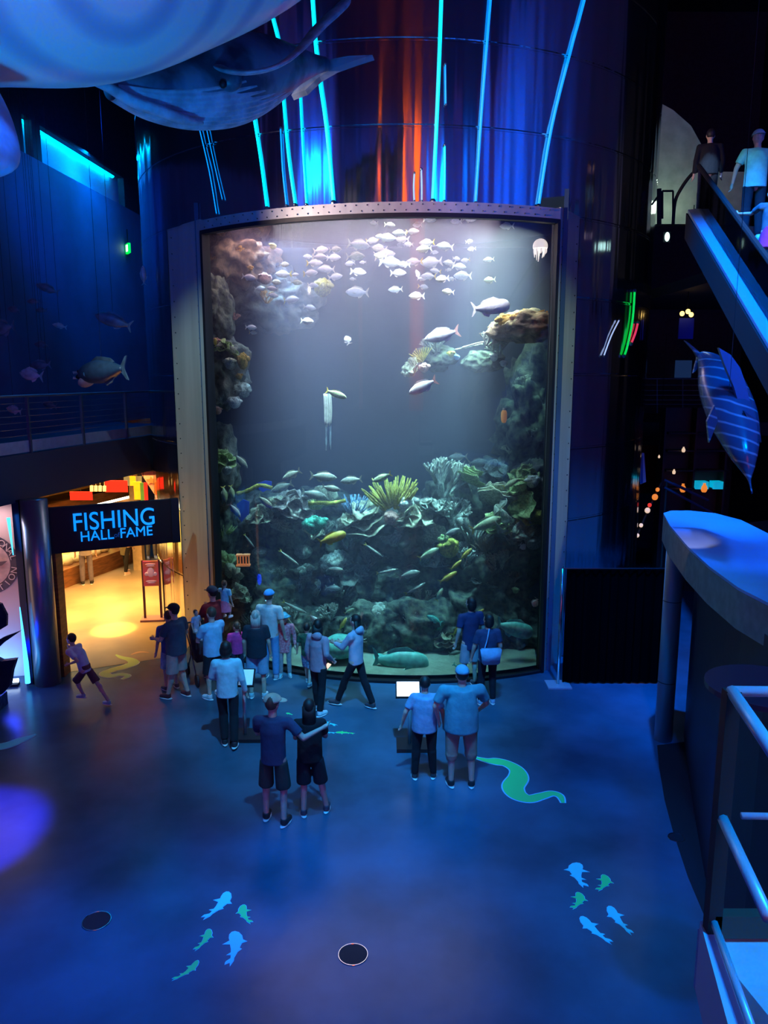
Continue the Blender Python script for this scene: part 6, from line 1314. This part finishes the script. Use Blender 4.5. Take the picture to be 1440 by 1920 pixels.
# hugging couple in front
hug = person((516, 1542), 1.80, 12, ('navy_tee', (.035, .06, .13)), ('olive_shorts', (.03, .045, .04)), BRH, 'man in tan cap and navy T-shirt hugging the woman in black beside him', legs='shorts', shoes=(.02, .02, .025), cap=('tan', (.62, .50, .36), 55), headturn=14, skin=S_light,
    J={'sR': (.20, .02, 1.40), 'eR': (.40, .02, 1.20), 'wR': (.60, .12, 1.30), 'eL': (-.25, .12, 1.16), 'wL': (-.10, .30, 1.14), 'kL': (-.12, .03, .5), 'aL': (-.135, .04, .09), 'kR': (.12, .02, .5), 'aR': (.14, -.05, .09)})
person((583, 1527), 1.66, -4, ('black_tee', (.008, .008, .012)), ('black_knee_shorts', (.008, .01, .02)), DKH, 'woman in black T-shirt and knee shorts under the hugging man arm', legs='shorts', shoes=(.05, .05, .08), hairstyle='mid', female=True, girth=1.08,
    J={'eL': (-.20, .1, 1.14), 'wL': (-.10, .24, 1.10), 'eR': (.22, .10, 1.15), 'wR': (.12, .25, 1.12), 'kR': (.15, .02, .5), 'aR': (.22, .06, .09), 'aL': (-.10, -.03, .09), 'kL': (-.09, .0, .5)})
# couple in teal
person((795, 1460), 1.60, 2, ('blue_tee', (.22, .36, .55)), ('leggings_black', (.006, .006, .012)), DKH, 'woman in light blue T-shirt and black leggings with arms hanging', shoes=(.05, .05, .06), female=True, girth=1.22, hairstyle='short',
    J={'eL': (-.30, -.02, 1.15), 'wL': (-.36, .04, .92), 'eR': (.29, -.02, 1.15), 'wR': (.31, .05, .92), 'aL': (-.15, .0, .09), 'aR': (.15, .03, .09), 'kL': (-.13, 0, .5), 'kR': (.12, 0, .5)})
person((863, 1474), 1.83, -4, ('teal_tee', (.09, .34, .42)), ('khaki_shorts', (.33, .28, .22)), DKH, 'big man in teal T-shirt, khaki shorts and white socks with cap', legs='capri', shoes=(.02, .02, .03), girth=1.42, cap=('teal', (.15, .45, .6), 0),
    J={'sL': (-.25, 0, 1.42), 'sR': (.25, 0, 1.42), 'eL': (-.36, .02, 1.18), 'wL': (-.30, .10, .95), 'eR': (.36, .08, 1.18), 'wR': (.26, .22, 1.0), 'aL': (-.13, .0, .09), 'aR': (.15, -.03, .09), 'kL': (-.13, 0, .5), 'kR': (.14, 0, .5)})
# man with dark cap at the hall
person((335, 1308), 1.80, -62, ('slate_tee', (.05, .09, .13)), ('tan_shorts', (.42, .36, .32)), DKH, 'bearded man in dark cap, slate T-shirt and tan shorts looking into the hall', legs='shorts', shoes=(.10, .02, .03), girth=1.2, cap=('black', (.012, .012, .02), 0), mask=True,
    J={'eL': (-.27, .10, 1.15), 'wL': (-.2, .30, 1.12), 'eR': (.27, .0, 1.15), 'wR': (.22, .22, 1.05), 'aL': (-.13, .12, .09), 'aR': (.13, -.1, .09)})
person((322, 1292), 1.55, -40, ('royal_tee', (.06, .15, .45)), ('aqua_shorts', (.35, .65, .75), (.1, .3, .5)), BRH, 'person in blue top and aqua shorts mostly hidden behind the bearded man', legs='shorts', shoes=(.1, .1, .12), girth=1.1)
# group by the jamb
person((403, 1308), 1.74, -50, ('sky_tee', (.28, .62, .85)), ('black_shorts', (.01, .01, .018)), BRH, 'man in sky blue T-shirt and black shorts holding a baby, white sneakers', legs='shorts', shoes=(.7, .75, .8), hairstyle='short', girth=1.15,
    J={'eL': (-.24, .12, 1.15), 'wL': (-.05, .30, 1.22), 'eR': (.24, .12, 1.12), 'wR': (.1, .30, 1.08)})
bf = F(403, 1308)
person((0, 0), .70, 120, ('baby_blue', (.35, .55, .75)), ('baby_white', (.6, .6, .65)), BRH, 'baby in pale blue held against the chest of the sky blue T-shirt man', legs='short', at=(bf.x - .34, bf.y + .20, .92), hairstyle='short', J={'kL': (-.15, .2, .62), 'kR': (.15, .2, .62), 'aL': (-.15, .15, .35), 'aR': (.15, .15, .35)})
person((405, 1268), 1.84, -55, ('maroon_tee', (.28, .02, .03)), ('dark_trousers', (.02, .03, .06)), DKH, 'man in dark cap and maroon shirt carrying a toddler behind the group', girth=1.15, cap=('navy', (.03, .06, .10), 0), shoes=(.1, .1, .12),
    J={'eR': (.26, .14, 1.15), 'wR': (.20, .32, 1.25), 'eL': (-.2, .14, 1.15), 'wL': (.0, .3, 1.2)})
tf = F(424, 1268)
person((0, 0), .92, 20, ('toddler_aqua', (.25, .65, .85)), ('toddler_pink', (.85, .25, .4)), BRH, 'toddler in aqua top and pink skirt carried on the maroon shirt man arm', skirt=True, at=(tf.x + .02, tf.y + .05, 1.02), hairstyle='tail',
    J={'eL': (-.3, .1, 1.3), 'wL': (-.48, .2, 1.35), 'kL': (-.12, .2, .72), 'kR': (.12, .2, .72), 'aL': (-.12, .1, .4), 'aR': (.12, .1, .4)})
person((447, 1278), 1.20, -20, ('hot_pink', (.95, .06, .35)), ('dark_leggings', (.02, .03, .07)), BRH, 'girl in hot pink T-shirt standing at the glass beside the grey haired woman', hairstyle='tail', shoes=(.5, .5, .55), headturn=-40)
# staff member walking
person((430, 1398), 1.76, -8, ('aqua_shirt', (.42, .70, .78)), ('black_trousers', (.008, .01, .018)), DKH, 'person in pale aqua long sleeved shirt and black trousers walking in front of the stand', sleeves='long', shoes=(.03, .03, .04), hairstyle='bob', female=True,
    J={'eL': (-.24, .05, 1.16), 'wL': (-.12, .2, 1.05), 'kL': (-.08, .10, .5), 'aL': (-.07, .02, .10), 'kR': (.09, .0, .5), 'aR': (.09, -.14, .12), 'wR': (.28, .05, .88)})
person((484, 1308), 1.68, 0, ('black_top', (.012, .02, .035)), ('denim_shorts', (.22, .38, .55)), GRH, 'woman with long grey hair, black top and denim shorts watching the fish', legs='shorts', shoes=(.5, .65, .7), hairstyle='mid', female=True, girth=1.18)
person((508, 1272), 1.80, 15, ('cream_tee', (.55, .62, .62)), ('light_jeans', (.12, .35, .65)), BRH, 'man in blue cap, cream T-shirt and light jeans close to the glass', cap=('bright_blue', (.05, .35, .8), 0), shoes=(.35, .5, .6))
person((535, 1268), 1.30, 172, ('red_coat', (.55, .10, .16), (.75, .35, .4), 20), ('leggings_grey', (.35, .35, .38)), BRH, 'girl in teal cap and red patterned coat facing away from the tank', sleeves='long', shoes=(.4, .6, .65), cap=('teal_hat', (.08, .4, .55), 0, 'round'), top_len=.16, collar=('red_scarf', (.6, .02, .04)), headturn=0)
person((577, 1283), 1.22, 8, ('camo_green', (.05, .12, .06), (.02, .04, .03), 14), ('patterned_shorts', (.25, .35, .5), (.08, .1, .25), 22), DKH, 'boy in dark green camouflage shirt and patterned shorts', legs='shorts', shoes=(.3, .45, .55),
    J={'kL': (-.07, .12, .5), 'aL': (-.05, .15, .1), 'kR': (.09, -.06, .5), 'aR': (.10, -.22, .12), 'eL': (-.26, .0, 1.15), 'wL': (-.30, .08, .93)})
hd2 = person((598, 1336), 1.72, 35, ('lilac_hoodie', (.42, .32, .40)), ('leggings_dark', (.008, .008, .016)), DKH, 'woman in lilac hoodie, black leggings and chunky white sneakers holding a phone', sleeves='long', hood=True, shoes=(.8, .85, .9), hairstyle='mid', female=True, top_len=.04, headturn=-25,
    J={'eR': (.24, -.06, 1.16), 'wR': (.20, .14, 1.0), 'kR': (.10, -.02, .5), 'aR': (.12, -.12, .09), 'kL': (-.09, .03, .5), 'aL': (-.10, .08, .09)})
person((668, 1326), 1.74, -62, ('pale_hoodie', (.60, .52, .60), (.35, .45, .6), 6), ('leggings_ink', (.008, .008, .016)), DKH, 'woman with very long dark hair, pale hoodie and black leggings striding past the glass', sleeves='long', hood=True, hairstyle='long', female=True, shoes=(.06, .06, .08),
    J={'kL': (-.08, .18, .52), 'aL': (-.08, .34, .10), 'kR': (.08, -.12, .50), 'aR': (.08, -.30, .10), 'eL': (-.2, .16, 1.17), 'wL': (-.1, .38, 1.18), 'eR': (.2, .12, 1.17), 'wR': (.1, .34, 1.15)})
# pair at the glass
person((880, 1288), 1.78, -25, ('deep_navy', (.02, .035, .12)), ('grey_shorts', (.33, .34, .38)), DKH, 'slim man in deep navy shirt and grey shorts beside the woman with tote', legs='shorts', shoes=(.1, .1, .14), hairstyle='bob', top_len=.08, headturn=-25)
tw = person((912, 1320), 1.70, -10, ('navy_blouse', (.03, .05, .13)), ('leggings_coal', (.008, .01, .02)), DKH, 'woman with dark bob and navy top carrying a light blue tote bag', hairstyle='bob', shoes=(.3, .5, .7), female=True, girth=1.05, headturn=-35,
    J={'eL': (-.25, .03, 1.12), 'wL': (-.27, .12, .88)})
tp0 = F(915, 1320) ; e = empty('tote_bag', (tp0.x + .0, tp0.y - .20, .98), .1); tag(e, 'light blue tote bag hanging from the bob haired woman shoulder', 'tote bag')
bm = B(); prism(bm, [(-.19, -.06), (.19, -.06), (.19, .05), (-.19, .05)], -.14, .15)
for v in bm.verts:
    if v.co.z < 0: v.co.x *= .8
bmesh.ops.bevel(bm, geom=bm.edges[:], offset=.02, segments=2, affect='EDGES'); obj('bag', bm, cl('tote', (.22, .48, .75)), e, True)
bm = B(); loft(bm, [(-.12, 0, .13), (-.06, .03, .32), (-.02, .1, .46), (0, .16, .44)], [.012] * 4, n=6, sub=3); obj('strap', bm, cl('tote', (.22, .48, .75)), e, True)
# phone in hand
ph = F(598, 1336); e = obj('phone', box(B(), (0, 0, 0), (.07, .012, .14)), mat('phone_glow', (.9, .8, .7), .4, emit=(1, .7, .5), es=1.2)); e.location = W(614, 1249, ph.y + .02); e.rotation_euler = (.5, .5, .3); tag(e, 'phone with glowing screen in the lilac hoodie woman hand', 'phone')
# running child
person((165, 1322), 1.32, -75, ('white_tee', (.55, .62, .75)), ('dark_red_shorts', (.12, .05, .07)), DKH, 'running child in white T-shirt and dark shorts before the hall entrance', legs='shorts', shoes=(.4, .6, .65), lean=(0, .28),
    J={'kL': (-.08, .22, .62), 'aL': (-.08, .05, .30), 'kR': (.08, -.22, .58), 'aR': (.08, -.52, .12), 'eL': (-.24, .02, 1.2), 'wL': (-.22, .25, 1.1), 'eR': (.24, .3, 1.16), 'wR': (.2, .5, 1.3)})
# people inside the hall
person((164, 1096), 1.78, -20, ('grey_tee', (.28, .25, .28)), ('purple_grey_trousers', (.16, .14, .20)), BRH, 'person in grey trousers at the lit display case, head hidden by the sign', shoes=(.02, .02, .03))
person((237, 1076), 1.66, 20, ('olive_jacket', (.16, .13, .07)), ('leggings_black', (.006, .006, .012)), DKH, 'person in olive coat walking in the hall, head hidden by the sign', sleeves='long', shoes=(.75, .55, .5), top_len=.22, female=True,
    J={'kL': (-.1, .1, .5), 'aL': (-.1, .15, .09), 'kR': (.1, -.08, .5), 'aR': (.1, -.15, .09)})
person((285, 1047), 1.75, 150, ('khaki_shirt', (.45, .38, .28)), ('beige_trousers', (.5, .42, .3)), BRH, 'person in beige trousers farthest down the hall beyond the pillar')
# stroller
sp3 = F(382, 1272); e = empty('stroller', (sp3.x, sp3.y, 0), .5); tag(e, 'dark folded hood stroller between bearded man and sky blue T-shirt man', 'stroller')
M_st = mat('stroller_black', (.012, .014, .03), .7)
bm = B(); loft(bm, [(0, -.22, .45), (0, -.1, .7), (0, .1, .95), (0, .28, 1.08)], [.2, .24, .24, .14], [.12, .18, .2, .08], n=14, sub=3); obj('hood', bm, M_st, e, True)
obj('seat', box(B(), (0, 0, .5), (.38, .5, .12)), M_st, e)
for x in (-.22, .22):
    bm = B(); tube(bm, [(x, -.35, .12), (x, .1, .7), (x, .5, 1.02)], .014); obj('frame_bar', bm, M_rail, e)
    bm = B(); tube(bm, [(x, .35, .12), (x, -.05, .62)], .014); obj('frame_bar', bm, M_rail, e)
    for y in (-.36, .36): bm = B(); bmesh.ops.create_cone(bm, segments=20, cap_ends=True, radius1=.12, radius2=.12, depth=.04, matrix=Matrix.Translation((x, y, .12)) @ Matrix.Rotation(PI / 2, 4, 'Y')); obj('wheel', bm, M_st, e)
bm = B(); tube(bm, [(-.22, .5, 1.02), (.22, .5, 1.02)], .018); obj('handle', bm, M_rail, e)
# upper level people
up_ = W(1407, 452, 13.6)
person((0, 0), 1.76, 4, ('turquoise_shirt', (.30, .72, .66)), ('ink_trousers', (.01, .015, .03)), GRH, 'person in turquoise shirt and dark trousers riding the escalator, seen from behind', at=(up_.x, up_.y, up_.z), sleeves='short', girth=1.12, cap=('knit', (.3, .62, .6), 180),
    J={'eL': (-.30, .05, 1.17), 'wL': (-.32, .12, .95), 'eR': (.32, .05, 1.16), 'wR': (.40, .2, 1.0)})
uk = W(1436, 520, 12.2)
person((0, 0), 1.30, 4, ('dark_teal_tee', (.05, .12, .16)), ('magenta_skirt', (.45, .03, .18)), DKH, 'child in dark top and magenta skirt on the escalator behind the turquoise shirt', at=(uk.x, uk.y, uk.z), skirt=True, J={'eL': (-.3, .25, 1.3), 'wL': (-.45, .5, 1.35)})
ud = W(1322, 408, 15.6)
person((0, 0), 1.60, 10, ('black_coat', (.006, .007, .012)), ('black_jeans', (.006, .007, .012)), DKH, 'dark clothed person with backpack at the top of the escalator', at=(ud.x, ud.y, ud.z), sleeves='long', girth=1.2)
lamp('rider_light', 'SPOT', (3.0, 9.0, 11.5), W(1407, 350, 13.6), 330, (.12, 1, .85), .1, angle=12, blend=.6)
lamp('rider_light', 'SPOT', (3.5, 8.0, 10.5), W(1436, 470, 12.2), 60, (.9, .5, .9), .1, angle=10, blend=.6)
